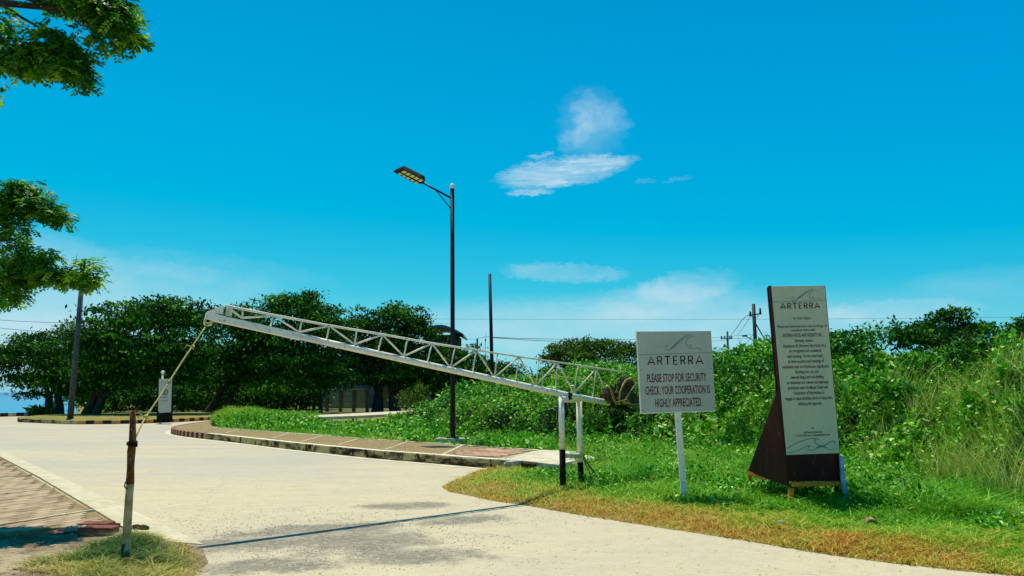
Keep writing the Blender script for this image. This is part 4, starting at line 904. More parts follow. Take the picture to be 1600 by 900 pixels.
# ================================================================== WALL AND HOUSES BEHIND
def wall_run(x0, x1, yb0, yb1, yt0, yt1, Y0, Y1, n, label):
    w = empty('panel_wall', (at((x0 + x1) / 2, yb0, (Y0 + Y1) / 2).x, (Y0 + Y1) / 2, 0)); tag(w, label, 'wall', 'cream panel walls behind the trees')
    for i in range(n + 1):
        t = i / n; px = x0 + (x1 - x0) * t; Y = Y0 + (Y1 - Y0) * t; a = at(px, yb0 + (yb1 - yb0) * t, Y); b = at(px, yt0 + (yt1 - yt0) * t - 1, Y)
        MB().box((a.x, Y - .06, (a.z + b.z) / 2 - .2), .26, .26, b.z - a.z + .4).build('wall_post', M['wall_post'], w)
        if i < n:
            t2 = (i + 1) / n; px2 = x0 + (x1 - x0) * t2; Y2 = Y0 + (Y1 - Y0) * t2; a2 = at(px2, yb0 + (yb1 - yb0) * t2, Y2); b2 = at(px2, yt0 + (yt1 - yt0) * t2, Y2)
            for k in range(3):
                za, zb = a.z + (b.z - a.z) * k / 3, a.z + (b.z - a.z) * (k + 1) / 3; za2, zb2 = a2.z + (b2.z - a2.z) * k / 3, a2.z + (b2.z - a2.z) * (k + 1) / 3
                p = [Vector((a.x, Y, za + .02)), Vector((a2.x, Y2, za2 + .02)), Vector((a2.x, Y2 + .1, za2 + .02)), Vector((a.x, Y + .1, za + .02))]; q = [Vector((a.x, Y, zb - .02)), Vector((a2.x, Y2, zb2 - .02)), Vector((a2.x, Y2 + .1, zb2 - .02)), Vector((a.x, Y + .1, zb - .02))]
                MB().hexa(p, q).build('wall_panel', M['wall'], w)
            MB().beam(Vector((a.x, Y + .05, b.z + .03)), Vector((a2.x, Y2 + .05, b2.z + .03)), .24, .08).build('coping', M['wall'], w)
wall_run(470, 574, 635, 638, 612, 609.5, 66, 62, 5, 'cream concrete panel wall left of the thick dark tree trunk')
wall_run(592, 676, 637, 635, 609.5, 611, 62, 66, 4, 'cream concrete panel wall right of the thick dark tree trunk')
h1 = empty('far_house', (at(560, 620, 80).x, 80, 0)); tag(h1, 'pale grey building half hidden behind the panel wall and trees', 'house')
a, b = at(505, 600, 80), at(640, 600, 80); MB().box(((a.x + b.x) / 2, 83, 2.6), b.x - a.x, 6, 5.2).build('house_wall', M['pale_plaster'], h1)
MB().prism([(a.x - .5, 79.4), (b.x + .5, 79.4), (b.x + .5, 86.6), (a.x - .5, 86.6)], 5.2, 5.5).build('roof', M['roof'], h1)
for px in (520, 545, 575, 618): c = at(px, 598, 80); fr_ = MB().box((c.x, 79.97, 2.9), 1.3, .12, 1.3).build('window', M['pale_plaster'], h1); MB().box((c.x, 79.9, 2.9), 1.1, .06, 1.1).build('pane', M['black'], fr_)
h2 = empty('far_house', (at(700, 520, 75).x, 75, 0)); tag(h2, 'house with low curved blue-grey roof peeking over trees left of the street lamp', 'house')
c = at(690, 516, 75); xa, xb = at(655, 520, 75).x, at(724, 520, 75).x; zt = at(690, 508, 75).z; ze = at(722, 523, 75).z
MB().box(((xa + xb) / 2, 78, ze / 2), xb - xa - 1.2, 6, ze).build('house_wall', M['bark'], h2)  # dark wall colour stands in for the shade beneath the roof
mb = MB(); N = 9; A1 = []; A2 = []
for i in range(N): t = i / (N - 1); A1.append(Vector((xa + (xb - xa) * t, 74.4, ze + (zt - ze) * math.sin(math.pi * (t * .9 + .08))))); A2.append(A1[-1] + Vector((0, 7.4, 0)))
for i in range(N - 1): dn = Vector((0, 0, -.22)); mb.hexa([A1[i] + dn, A1[i + 1] + dn, A2[i + 1] + dn, A2[i] + dn], [A1[i], A1[i + 1], A2[i + 1], A2[i]])
mb.build('roof', M['roof'], h2); MB().beam(at(704, 521.5, 74.3), at(724, 524.5, 74.3), .12, .35).build('eave_board', M['black'], h2)
#@@PLANTS

# ================================================================== PLANTS
def wedge_points(n, y0, y1, poly, pw=2.0, px0=-80, px1=1720):
    """random ground points inside the field of view, thinned out with distance"""
    u = RS.rand(n * 2); Y = (y0 ** (1 - pw + 1e-6) + u * (y1 ** (1 - pw + 1e-6) - y0 ** (1 - pw + 1e-6))) ** (1 / (1 - pw + 1e-6)) if pw != 1 else y0 * (y1 / y0) ** u
    X = ((px0 + RS.rand(n * 2) * (px1 - px0)) - 800) / FOC * Y * 1.02
    k = inside(X, Y, poly); return X[k][:n], Y[k][:n]

# ---- the vine-grown thicket
th = empty('thicket', (8, 16, 0)); tag(th, 'dense mass of leafy vines and weeds rising behind the signs and barrier', 'vegetation', None, 'stuff')
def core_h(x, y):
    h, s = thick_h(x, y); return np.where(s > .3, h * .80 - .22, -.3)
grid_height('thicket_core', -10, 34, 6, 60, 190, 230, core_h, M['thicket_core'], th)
X, Y = wedge_points(330000, 7, 48, fpoly, 1.6); H_, S_ = thick_h(X, Y)
keep = (S_ < 13) & ((np.abs(X - G(707.5, 692, .15).x) > .55) | (Y > 22.1)); X, Y, H_, S_ = X[keep], Y[keep], H_[keep], S_[keep]; n = len(X)
dep = RS.exponential(.13, n) * np.minimum(1, H_ + .3); Z = np.maximum(verge_h(X, Y) + .02, H_ - dep) + RS.normal(0, .035, n)
big = fbm(X * .8, Y * .8, 41, 3)
size = (.065 + .075 * RS.rand(n) ** 2 + .10 * (big > .62) * RS.rand(n)) * (Y / 14) ** .30
P = np.stack([X, Y, Z], 1); Dv = rdir(n, -.10, 1.0); Nv = rdir(n, 1.3, 1.0)
V, F = leaves(P, Dv, Nv, size, .68, .10)
tone = np.clip(.02 + .62 * fbm(X * .6, Y * .6, 51, 2) + .34 * fbm(X * 2.6, Y * 2.6, 57, 2) + RS.normal(0, .20, n), 0, 1); tone = np.where(RS.rand(n) < .03, 1, tone)
o = npmesh('vine_leaves', V, F, M['leaf_vine'], th, np.repeat(tone, 2)); o['kind'] = 'stuff'
# upright shoots that break the outline
shoots = MB(); SP = []; ST = []
X, Y = wedge_points(2600, 8, 30, fpoly, 1.6); H_, S_ = thick_h(X, Y); 
LV = []; LD = []; LN = []; LS = []; LT = []
for x, y, h, s in zip(X, Y, H_, S_):
    if s > 11 or h < .4: continue
    L = random.uniform(.15, .45) * (1.3 if random.random() < .1 else 1); a = random.uniform(0, 6.28); lean = random.uniform(.05, .5)
    p0 = Vector((x, y, h - .12)); p1 = p0 + Vector((math.cos(a) * lean * L, math.sin(a) * lean * L, L)); shoots.tube([p0, p0.lerp(p1, .5) + Vector((0, 0, .02)), p1], [.006, .005, .002], 3, cap=False)
    k = int(L / .045); tn_ = random.uniform(.25, 1)
    for j in range(k):
        t = (j + 1) / k; q = p0.lerp(p1, t); b = j * 2.4 + a
        LV.append(q); LD.append((math.cos(b), math.sin(b), .35)); LN.append((random.uniform(-.4, .4), random.uniform(-.4, .4), 1)); LS.append(random.uniform(.07, .13) * (1.15 - .5 * t)); LT.append(min(1, tn_ + random.uniform(-.15, .15)))
shoots.build('shoot_stems', M['leaf_olive'], th)['kind'] = 'stuff'
V, F = leaves(np.array([tuple(v) for v in LV]), np.array(LD), np.array(LN), np.array(LS), .5, .1); o = npmesh('shoot_leaves', V, F, M['leaf_vine'], th, np.repeat(np.array(LT), 2)); o['kind'] = 'stuff'

# ---- tall yellow-green grass on the right
def blades_obj(name, X, Y, Z, h, w, lean, tone, mat, parent=None, segs=3):
    V, F = tuft_blades(X, Y, Z, h, w, lean, segs); return npmesh(name, V, F, mat, parent, np.repeat(np.clip(tone, 0, 1), segs))
gpoly = [(G(1345, 745).x, G(1345, 745).y), (G(1640, 812).x, G(1640, 812).y), (16, 9), (18, 17), (7.9, 16.5), (6.4, 14)]
X, Y = wedge_points(26000, 8, 18, gpoly, 1.3); 
cl = fbm(X * 1.1, Y * 1.1, 61, 2); k = RS.rand(len(X)) < np.clip((cl - .33) * 4, .10, 1); X, Y = X[k], Y[k]; H_, S_ = thick_h(X, Y); k = S_ < 3.6; X, Y, H_ = X[k], Y[k], H_[k]; n = len(X)
tg = blades_obj('tall_grass', X, Y, np.maximum(H_ - .30, .02), .45 + .70 * RS.rand(n), .005 + .004 * RS.rand(n), .55, .02 + .70 * fbm(X, Y, 71) + RS.normal(0, .18, n), M['straw'], None, 4)
tag(tg, 'tall arching yellow-green grass at the right edge of the picture', 'grass', None, 'stuff')

X, Y = wedge_points(120000, 7.5, 30, fpoly, 1.6); H_, S_ = thick_h(X, Y); wf = fbm(X * .7, Y * .7, 63, 2); k = (S_ < 8) & (RS.rand(len(X)) < np.clip((wf - .40) * 6, .08, 1) * np.clip(1.3 - S_ / 7, .15, 1)); X, Y, H_, wf = X[k], Y[k], H_[k], wf[k]; n = len(X)
o = blades_obj('weed_blades', X, Y, np.maximum(H_ - .16, .05), .14 + .30 * RS.rand(n) ** 1.5, .0045 + .005 * RS.rand(n), .8, .28 + .55 * RS.rand(n) ** 1.2, M['grass'], th, 3); o['kind'] = 'stuff'
X, Y = wedge_points(2400, 8, 26, fpoly, 1.5); H_, S_ = thick_h(X, Y); k = (S_ < 8) & (H_ > .3); X, Y, H_ = X[k], Y[k], H_[k]; n = len(X)
o = blades_obj('dry_stalks', X, Y, H_ - .22, .25 + .40 * RS.rand(n), .004 + .003 * RS.rand(n), 1.2, .10 + .45 * RS.rand(n), M['straw'], th, 5); o['kind'] = 'stuff'
# ---- verge turf: straw-coloured at the road edge, green further in
X, Y = wedge_points(190000, 5.8, 24, vpoly, 1.8)
d = dist_line(X, Y, edge_line); H_, S_ = thick_h(X, Y); Z = verge_h(X, Y); k = (Z > -.03) & (S_ < 1.5) & (RS.rand(len(X)) < .25 + d * 1.6 + .6 * fbm(X * 4, Y * 4, 77)); X, Y, d, Z = X[k], Y[k], d[k], Z[k]; n = len(X)
wob = fbm(X * .9, Y * .9, 81, 3) - .5
tone = np.clip((d + wob * 1.2 + .12) / 1.9, 0, 1) * .62 + .07 + .50 * (fbm(X * 2.4, Y * 2.4, 83, 2) - .5) + RS.normal(0, .13, n)
h = (.030 + .085 * RS.rand(n) ** 1.4) * (.6 + .8 * fbm(X * 3, Y * 3, 87, 2)) * (1 + np.clip(d - .7, 0, 2.2) * 3.2 * fbm(X * 1.5, Y * 1.5, 79, 2) ** 2 * (.4 + RS.rand(n)))
vt = blades_obj('verge_grass', X, Y, Z - .01, h, .005 + .005 * RS.rand(n) * (Y / 10), 1.5, tone, M['grass'], None, 2); tag(vt, 'short verge grass, straw brown along the road edge and greener inward', 'grass', None, 'stuff')
X, Y = wedge_points(110000, 7, 26, vpoly, 1.7); d = dist_line(X, Y, edge_line); H_, S_ = thick_h(X, Y)
cv = fbm(X * 1.3, Y * 1.3, 91, 3); dens = np.clip((d - 1.0) * .7, 0, 1) * np.clip((cv - .44) * 7, .12, 1); k = (RS.rand(len(X)) < dens) & (d > .35) & (S_ < 1.5); X, Y, d, cv = X[k], Y[k], d[k], cv[k]; n = len(X)
Z = verge_h(X, Y) + RS.rand(n) * (.05 + .20 * np.clip((d - 1.2) / 2, 0, 1)) * (.4 + 1.2 * cv)
V, F = leaves(np.stack([X, Y, Z], 1), rdir(n, .1, 1), rdir(n, 1.4, 1), (.022 + .034 * RS.rand(n) + .06 * (cv > .63) * RS.rand(n)) * (Y / 12) ** .4, .55, .1)
o = npmesh('ground_cover', V, F, M['leaf_vine'], None, np.repeat(np.clip(.10 + .55 * fbm(X * 1.1, Y * 1.1, 95, 2) + .30 * fbm(X * 5, Y * 5, 97, 2) + RS.normal(0, .22, n), 0, 1), 2)); tag(o, 'bright green broad-leaved weeds creeping between the verge and the thicket', 'ground cover', None, 'stuff')

# ---- green behind the long kerb
ipoly = [(p.x - .02, p.y - .10) for p in ib] + [(front[1].x + 3, front[1].y + 1), (2, 40), (G(640, 648).x, G(640, 648).y), (G(480, 652).x, G(480, 652).y), (G(338, 657).x, G(338, 657).y), (G(327, 667).x, G(327, 667).y)]
X, Y = wedge_points(120000, 17, 50, ipoly, 1.4, 300, 960); n = len(X)
lk = (np.abs(X - G(707.5, 692, .15).x) > .62) | (Y < 20.3) | (Y > 22.2); X, Y = X[lk], Y[lk]; n = len(X); px = 800 + X / Y * FOC; dI = dist_line(X, Y, ib); bump_ = np.clip((520 - px) / 130, 0, 1) * np.clip(dI / 1.3, 0, 1) * np.clip((px - 322) / 30, 0, 1); hb = bump_ * (.1 + 1.1 * fbm(X * .9, Y * .9, 101, 3) ** 1.3)
Z = verge_h(X, Y) + hb * .55
gh = (.07 + .11 * RS.rand(n)) * (1 + 1.6 * bump_) * (.35 + 1.0 * fbm(X * .9, Y * .9, 105, 3)) * np.where((Y > 36) & (bump_ < .1), .35, 1)
tone = .30 + .62 * fbm(X * .5, Y * .5, 103, 3) + RS.normal(0, .14, n)
o = blades_obj('island_grass', X, Y, Z - .02, gh, .012 + .008 * RS.rand(n), 1.0, tone, M['grass'], None, 2); tag(o, 'bright green grass and weeds on the ground behind the long kerb', 'grass', None, 'stuff')
k = ((bump_ > .12) & (RS.rand(n) < .07)) | ((RS.rand(n) < .03 + .2 * (fbm(X * .6, Y * .6, 109, 2) > .55)) & (Y < 34)); X2, Y2, Z2 = X[k], Y[k], Z[k]; n2 = len(X2)
V, F = leaves(np.stack([X2, Y2, Z2 + RS.rand(n2) * .22], 1), rdir(n2, .2, 1), rdir(n2, 1.2, 1), .10 + .09 * RS.rand(n2), .6, .1)
o = npmesh('creeping_vines', V, F, M['leaf_vine'], None, np.repeat(np.clip(.62 + RS.normal(0, .22, n2), 0, 1), 2)); tag(o, 'knee-high mound of creeping vines at the left end of the long walkway', 'ground cover', None, 'stuff')
def mound_h(x, y):
    px = 800 + x / y * FOC; dI = dist_line(x, y, ib); ins = inside(x, y, ipoly); b = np.clip((520 - px) / 130, 0, 1) * np.clip(dI / 1.3, 0, 1) * np.clip((px - 322) / 30, 0, 1) * (.1 + 1.1 * fbm(x * .9, y * .9, 101, 3) ** 1.3); return np.where(ins, b * .46 - .03, -.4) + .1
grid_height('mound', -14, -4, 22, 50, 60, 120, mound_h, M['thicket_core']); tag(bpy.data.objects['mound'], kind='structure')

# ---- turf by the tether post
tpoly = [(G(*p).x, G(*p).y) for p in ((212, 838), (235, 834), (262, 842), (296, 855), (318, 874), (318, 905), (296, 930), (190, 930), (60, 905), (20, 900), (60, 880), (130, 868), (180, 850))]
X, Y = wedge_points(26000, 5.6, 9.2, tpoly, 1.2, -40, 360); n = len(X); tl = [Vector((a, b, 0)) for a, b in tpoly] ; dd = dist_line(X, Y, tl[:6]); px = 800 + X / Y * FOC
left = np.clip((185 - px) / 60, 0, 1); k = RS.rand(n) < np.clip(.10 + dd * 2.5, 0, 1) * (1 - .62 * left) * np.clip(2.6 * fbm(X * 5, Y * 5, 115, 2) - .45, .1, 1); X, Y, dd, left, px = X[k], Y[k], dd[k], left[k], px[k]; n = len(X)
tone = np.clip(dd * 1.9 + (fbm(X * 3, Y * 3, 111) - .5) * .9, 0, 1) * .85 * (1 - .6 * left) + .12 + RS.normal(0, .16, n); tone = np.where((Y < 6.9), tone * .5, tone)
o = blades_obj('post_grass', X, Y, dirt_h(X, Y) - .01, (.05 + .09 * RS.rand(n)) * (.5 + np.clip(dd * 2, 0, .8)) * (1 - .35 * left), .003 + .004 * RS.rand(n), 1.7, tone, M['rough_grass'], None, 3); tag(o, 'tuft of green and straw grass round the foot of the rough post', 'grass', None, 'stuff')

# ---- litter: grit on the road, dry leaves, stones
def scatter(name, X, Y, Z, size, flat, mat, label, cat, tone=None):
    n = len(X); base = norm(RS.normal(size=(n * 6, 3))).reshape(n, 6, 3)
    dirs = np.array([[1, 0, 0], [0, 1, 0], [-1, 0, 0], [0, -1, 0], [0, 0, 1], [0, 0, -1.]]); V = dirs[None] * (1 + .5 * (RS.rand(n, 6, 1) - .5)) * size[:, None, None]
    a = RS.rand(n) * 6.28; ca, sa = np.cos(a)[:, None], np.sin(a)[:, None]; vx = V[..., 0] * ca - V[..., 1] * sa; vy = V[..., 0] * sa + V[..., 1] * ca
    V = np.stack([vx + X[:, None], vy + Y[:, None], V[..., 2] * flat + Z[:, None]], -1).reshape(-1, 3)
    b = (np.arange(n) * 6)[:, None]; F = np.concatenate([b + np.array([[i, (i + 1) % 4, 4]]) for i in range(4)] + [b + np.array([[(i + 1) % 4, i, 5]]) for i in range(4)], 1).reshape(-1, 3)
    o = npmesh(name, V, F, mat); tag(o, label, cat, None, 'stuff'); return o
c = G(520, 835); n = 5200; X = RS.normal(c.x, 1.5, n); Y = RS.normal(c.y, .95, n); k = (Y > 5.5) & (~inside(X, Y, vpoly)) & (~inside(X, Y, dpoly)) & (vn(X * 1.5, Y * 1.5, 3) > .35); X, Y = X[k], Y[k]; n = len(X)
scatter('road_grit', X, Y, np.full(n, .002), .003 + .007 * RS.rand(n) ** 2, .6, M['concrete'], 'loose dark grit scattered over the worn patch of road', 'gravel')
X, Y = wedge_points(900, 6.2, 14, [(-6, 5), (9, 5), (6, 14), (-8, 14)], 1.6); k = (~inside(X, Y, dpoly)) & (~inside(X, Y, vpoly)); X, Y = X[k], Y[k]; n = len(X)
V, F = leaves(np.stack([X, Y, np.full(n, .005)], 1), rdir(n, 0, 1) * np.array([1, 1, .1]), rdir(n, 3, 1), .015 + .022 * RS.rand(n), .5, .12); o = npmesh('dry_leaves', V, F, M['straw'], None, np.repeat(RS.rand(n) * .3, 2)); tag(o, 'small dry leaves strewn thinly over the pale road', 'leaf litter', None, 'stuff')
n = 2600; X = RS.uniform(-8.5, -3.0, n); Y = RS.uniform(5.8, 8.8, n); k = inside(X, Y, dpoly); X, Y = X[k], Y[k]; n = len(X)
scatter('dirt_pebbles', X, Y, dirt_h(X, Y), .004 + .02 * RS.rand(n) ** 4, .6, M['stone'], 'grey pebbles lying in the dirt at bottom left', 'gravel')
for (x, y, z, sx_, sy_, sz_, mt, lb_) in ((801, 727, .12, .36, .24, .18, 'stone', 'pale rock resting against the kerb end by the verge'), (827, 730, .12, .32, .22, .17, 'dark_stone', 'darker rock right of the pale one at the kerb end'), (909.5, 756, .05, .09, .09, .07, 'stone', 'small white stone at the foot of the support post'), (1222, 817, .10, .10, .08, .05, 'stone', 'small pale stone in the grass in front of the tall notice'), (219, 826, .03, .17, .12, .10, 'dark_stone', 'dark lump of stone at the road edge behind the rough post'), (180, 823, .03, .13, .10, .07, 'dark_stone', 'dark broken chunk at the corner of the left walkway'), (66, 889, .03, .10, .07, .05, 'stone', 'grey pebble by the rope in the bottom left dirt'), (68, 877, .03, .08, .06, .05, 'stone', 'pale pebble just above the grey one at bottom left')):
    stone('stone', G(x, y, z), sx_, sy_, sz_, M[mt], lb_, 'stone', None, int(x))
def curled_leaf(c, L, lbl):
    mb = MB(); nn = 8; vs = []; 
    for i in range(nn + 1):
        t = i / nn; w = .42 * L * math.sin(math.pi * t) ** .7 * (1 + .35 * math.sin(i * 2.3)); zz = .02 + .045 * math.sin(t * 5)
        vs += [(c.x - L / 2 + L * t, c.y - w / 2, c.z + zz + .03), (c.x - L / 2 + L * t, c.y, c.z + zz - .01), (c.x - L / 2 + L * t, c.y + w / 2, c.z + zz + .04)]
    mb.add(vs, [(3 * i + j, 3 * i + 3 + j, 3 * i + 4 + j, 3 * i + 1 + j) for i in range(nn) for j in (0, 1)]); o = mb.build('dry_leaf', M['cardboard']); m = o.modifiers.new('thickness', 'SOLIDIFY'); m.thickness = .004; tag(o, lbl, 'leaf')
curled_leaf(G(1368, 823, .09), .26, 'large curled tan dead leaf on the grass right of the tall notice')
# loose red pavers
def loose_paver(cx, cy, z, rz, tx, ty, mt, label, s=1.0):
    c = G(cx, cy, z); L, W, Hh = .30 * s, .20 * s, .08; ol = [(-.5, -.5), (-.2, -.56), (.15, -.46), (.5, -.5), (.56, 0), (.5, .5), (.18, .56), (-.15, .46), (-.5, .5), (-.44, 0)]; mb = MB(); mb.prism([(x * L, y * W) for x, y in ol], -Hh, -.006); mb.prism([(x * L * .95, y * W * .93) for x, y in ol], -.006, 0)
    o = mb.build('loose_paver', M[mt]); o.location = c; o.rotation_euler = (tx, ty, rz); tag(o, label, 'paving block', 'loose red pavers at the broken edge of the left walkway'); 
loose_paver(101, 829, .075, .25, .10, -.06, 'red_paver', 'loose red paver lying nearest, tipped out onto the dirt', 1.12)
loose_paver(122, 821.5, .115, -.15, 0, .03, 'tan_paver', 'browner loose paver in the middle of the red ones', 1.1)
loose_paver(155, 822.5, .125, .12, -.02, .03, 'red_paver', 'bright loose red paver at the corner, front one', 1.15)
loose_paver(150, 816, .125, .05, .0, .0, 'red_paver', 'loose red paver at the corner, rear one under the white joint', 1.1)
# vine stems, twine and yellow plastic bottom left
def ground_line(pts, r, name, mt, label, cat, lift=.03): tag(MB().tube([G(x, y, lift + .015 * math.sin(i * 1.7)) for i, (x, y) in enumerate(pts)], r, 6).build(name, M[mt], smooth=True), label, cat)
ground_line([(64, 869), (80, 870), (98, 876), (118, 882), (140, 881), (165, 878), (182, 878)], .006, 'twine', 'rope', 'pale yellow twine lying across the bottom left grass toward the post', 'twine', .06)
ground_line([(70, 874), (58, 884), (51, 893), (53, 904)], .006, 'twine', 'rope', 'short pale twine curving down to the bottom left corner', 'twine', .05)
ground_line([(164, 879), (172, 889), (176, 903)], .004, 'twine', 'rope', 'thin twine end hanging down just left of the post foot', 'twine', .06)
ground_line([(104, 900), (125, 893), (150, 888), (186, 886)], .005, 'twig', 'bark', 'thin brown twig below the pale twine at bottom left', 'twig', .05)
yc = G(137, 891, .05); mb = MB(); nn = 7; vs = []
for i in range(nn):
    for j in range(5): vs.append((yc.x - .13 + .26 * i / (nn - 1) + random.uniform(-.012, .012), yc.y - .06 + .16 * j / 4 + random.uniform(-.012, .012) + .05 * math.sin(i), yc.z + .035 * math.sin(i * 1.9 + j * 2.1) + .02 * random.random()))
mb.add(vs, [(i * 5 + j, (i + 1) * 5 + j, (i + 1) * 5 + j + 1, i * 5 + j + 1) for i in range(nn - 1) for j in range(4) if (i, j) not in ((0, 0), (5, 3), (0, 3), (5, 0), (4, 0))])
o = mb.build('plastic_scrap', M['yellow']); o.modifiers.new('thickness', 'SOLIDIFY').thickness = .003; tag(o, 'crumpled bright yellow plastic scrap in the grass left of the post', 'litter')
for i, (x, y) in enumerate(((64, 866), (69, 864), (60, 868))):
    pass

# ================================================================== TREES
def limb(mb, p, q, r0, r1, wob=.12, n=7, segs=6):
    p, q = Vector(p), Vector(q); L = (q - p).length; pts = []; ph = [random.uniform(0, 6) for _ in range(3)]
    for i in range(segs + 1):
        t = i / segs; e_ = math.sin(math.pi * t) * L * wob; pts.append(p.lerp(q, t) + Vector((math.sin(ph[0] + 3 * t), math.sin(ph[1] + 3 * t) * .6, math.sin(ph[2] + 2 * t) * .5)) * e_ * .6)
    mb.tube(pts, [r0 + (r1 - r0) * i / segs for i in range(segs + 1)], n); return pts
def crown_mesh(parent, lobes, Y, per_m2, leaf=.30, puff=1.0, mat='leaf_dark', flat=.20, depthk=1.0, name='crown'):
    P = []; T = []; 
    for (px, py, rx, ry) in lobes:
        c = at(px, py, Y); RX, RZ = rx / FOC * Y, ry / FOC * Y; RY = max(RX * depthk, RZ * .7); npf = int(max(6, RX * RZ * per_m2 * (Y / 55) ** -.3))
        d_ = rdir(npf, .15, 1); rr = np.where(RS.rand(npf) < .4, .25 + .4 * RS.rand(npf), .66 + .46 * RS.rand(npf) ** 1.2); C = np.array([c.x, c.y, c.z]) + d_ * rr[:, None] * np.array([RX * .92, RY, RZ * .9])
        for cc, t0 in zip(C, RS.rand(npf)):
            k = int(26 + 22 * RS.rand()); pr = puff * (.55 + .7 * RS.rand()); q = RS.normal(size=(k, 3)) * np.array([pr * .5, pr * .5, pr * flat * .55]); rad = np.hypot(q[:, 0], q[:, 1]); q[:, 2] -= rad * .22
            P.append(cc + q); T.append(np.clip(.05 + .70 * t0 ** 1.3 + RS.normal(0, .18, k), 0, 1))
    P = np.concatenate(P); T = np.concatenate(T); n = len(P)
    V, F = leaves(P, rdir(n, -.25, 1), rdir(n, 1.2, 1), leaf * (.6 + .7 * RS.rand(n)), .5, .12); return npmesh(name, V, F, M[mat], parent, np.repeat(T, 2))
def far_tree(label, Y, bases, lobes, per=3.2,  name='broad_tree', mat='leaf_dark', r=.28, grp='dark spreading trees across the road', leaf=.30, puff=1.0, hub=None):
    b0 = at(bases[0][0], bases[0][1], Y); t = empty(name, (b0.x, Y, 0)); tag(t, label, 'tree', grp)
    for bx, by in bases:
        mb = MB(); b = at(bx, by, Y); b.z = -.1; cx = sum(l[0] for l in lobes) / len(lobes) if hub is None else hub
        f_ = at(bx + (cx - bx) * .15, by - 26 * 55 / Y, Y); limb(mb, b, f_, r * 1.25, r * .85, .05, 10)
        for l in sorted(lobes, key=lambda l: abs(l[0] - bx))[:4]:
            e_ = at(l[0], l[1] + l[3] * .2, Y + random.uniform(-1.5, 1.5)); pts = limb(mb, f_, e_, r * .6, r * .15, .14)
            for k in range(3):
                s_ = pts[3 + k]; limb(mb, s_, s_ + Vector((random.uniform(-1.2, 1.2), random.uniform(-1.2, 1.2), random.uniform(.0, .9))) * (Y / 60), r * .2, r * .05, .15, 5, 4)
        mb.build('trunk', M['bark'], t, smooth=True)
    crown_mesh(t, lobes, Y, per * 4.8, leaf * .95, puff * 1.0, mat)
    return t
far_tree('low spreading tree at the far left edge in front of the sea', 54, [(77, 646), (93, 645)], [(10, 555, 50, 24), (60, 540, 48, 24), (100, 560, 52, 36), (40, 590, 40, 12), (50, 612, 16, 7), (95, 595, 50, 22), (130, 530, 34, 22), (118, 610, 30, 12)], 5.2)
far_tree('broad dark tree behind the leaning grey pole and direction sign', 50, [(148, 648), (133, 646)], [(150, 525, 48, 38), (205, 498, 62, 34), (262, 485, 50, 24), (300, 505, 50, 40), (170, 570, 62, 40), (250, 550, 75, 48), (200, 596, 60, 14), (300, 580, 50, 26)], 4.6)
far_tree('tallest dark tree, standing behind the boom left of centre', 54, [(346, 645), (322, 646)], [(375, 500, 52, 28), (400, 530, 60, 45), (440, 478, 42, 20), (470, 466, 30, 16), (485, 500, 56, 36), (520, 520, 40, 42), (450, 560, 70, 46), (370, 580, 50, 34), (500, 580, 40, 30)], 4.8)
far_tree('dark round-headed tree in front of the panel wall right of the tallest', 60, [(590, 641), (618, 640)], [(575, 505, 42, 26), (620, 492, 46, 20), (655, 512, 32, 30), (600, 535, 60, 40), (555, 560, 38, 34), (640, 560, 50, 36), (600, 590, 50, 16), (530, 590, 30, 20)], 4.6, r=.42)
far_tree('lower dark tree behind the middle of the boom under the blue roof', 62, [(672, 650)], [(690, 565, 40, 34), (725, 565, 42, 30), (760, 580, 36, 22), (660, 590, 36, 24), (790, 580, 30, 16), (710, 600, 60, 20)], 4.6)
far_tree('small crooked thin-trunked tree before the panel wall', 57, [(500, 648)], [(500, 596, 24, 14), (470, 590, 26, 20), (530, 585, 30, 14)], 4, r=.16, name='small_tree')
far_tree('wide flat-topped olive green tree between the boom and the square sign', 66, [(905, 640)], [(870, 553, 26, 20), (900, 540, 34, 14), (940, 537, 34, 13), (975, 550, 32, 18), (920, 558, 62, 20), (890, 580, 50, 18), (980, 580, 34, 20)], 4.6, mat='leaf_olive', name='umbrella_tree')
# row behind that closes the gaps under the crowns
for i, (x, lbl) in enumerate(((165, 'dark tree far behind the direction sign, in the back row'), (300, 'dark tree in the back row right of the direction sign'), (430, 'dark tree in the back row behind the tallest tree'))):
    far_tree(lbl, 72, [(x, 640)], [(x - 50, 575, 60, 34), (x + 20, 560, 60, 36), (x + 60, 585, 50, 34), (x, 605, 70, 22)], 2.6, grp='dark trees of the back row', leaf=.4, puff=1.3)
def bush(label, Y, lobes, per=5, mat='leaf_vine', leaf=.2, puff=.7, name='bush', grp=None, cat='bush'):
    c = at(lobes[0][0], lobes[0][1], Y); t = empty(name, (c.x, Y, 0)); tag(t, label, cat, grp); mb = MB()
    for l in lobes: q_ = at(l[0], l[1], Y); limb(mb, (c.x, Y + .2, max(-.1, q_.z - (.8 if Y > 40 else .3))), q_, .03, .012, .1, 6)
    mb.build('stem', M['bark'], t); crown_mesh(t, lobes, Y, per, leaf, puff, mat, .5, name='foliage'); return t
bush('dark hedge under the trees left of the direction sign', 66, [(170, 620, 60, 13), (220, 622, 40, 12)], 6, 'leaf_olive', .3)
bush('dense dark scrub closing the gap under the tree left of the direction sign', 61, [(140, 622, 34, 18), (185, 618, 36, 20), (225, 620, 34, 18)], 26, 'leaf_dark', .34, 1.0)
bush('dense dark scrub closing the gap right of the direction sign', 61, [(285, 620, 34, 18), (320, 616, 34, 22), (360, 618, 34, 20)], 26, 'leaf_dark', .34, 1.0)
bush('dense dark scrub in the deep shade below the boom', 61, [(400, 616, 36, 22), (440, 614, 34, 24), (480, 618, 26, 18)], 26, 'leaf_dark', .34, 1.0)
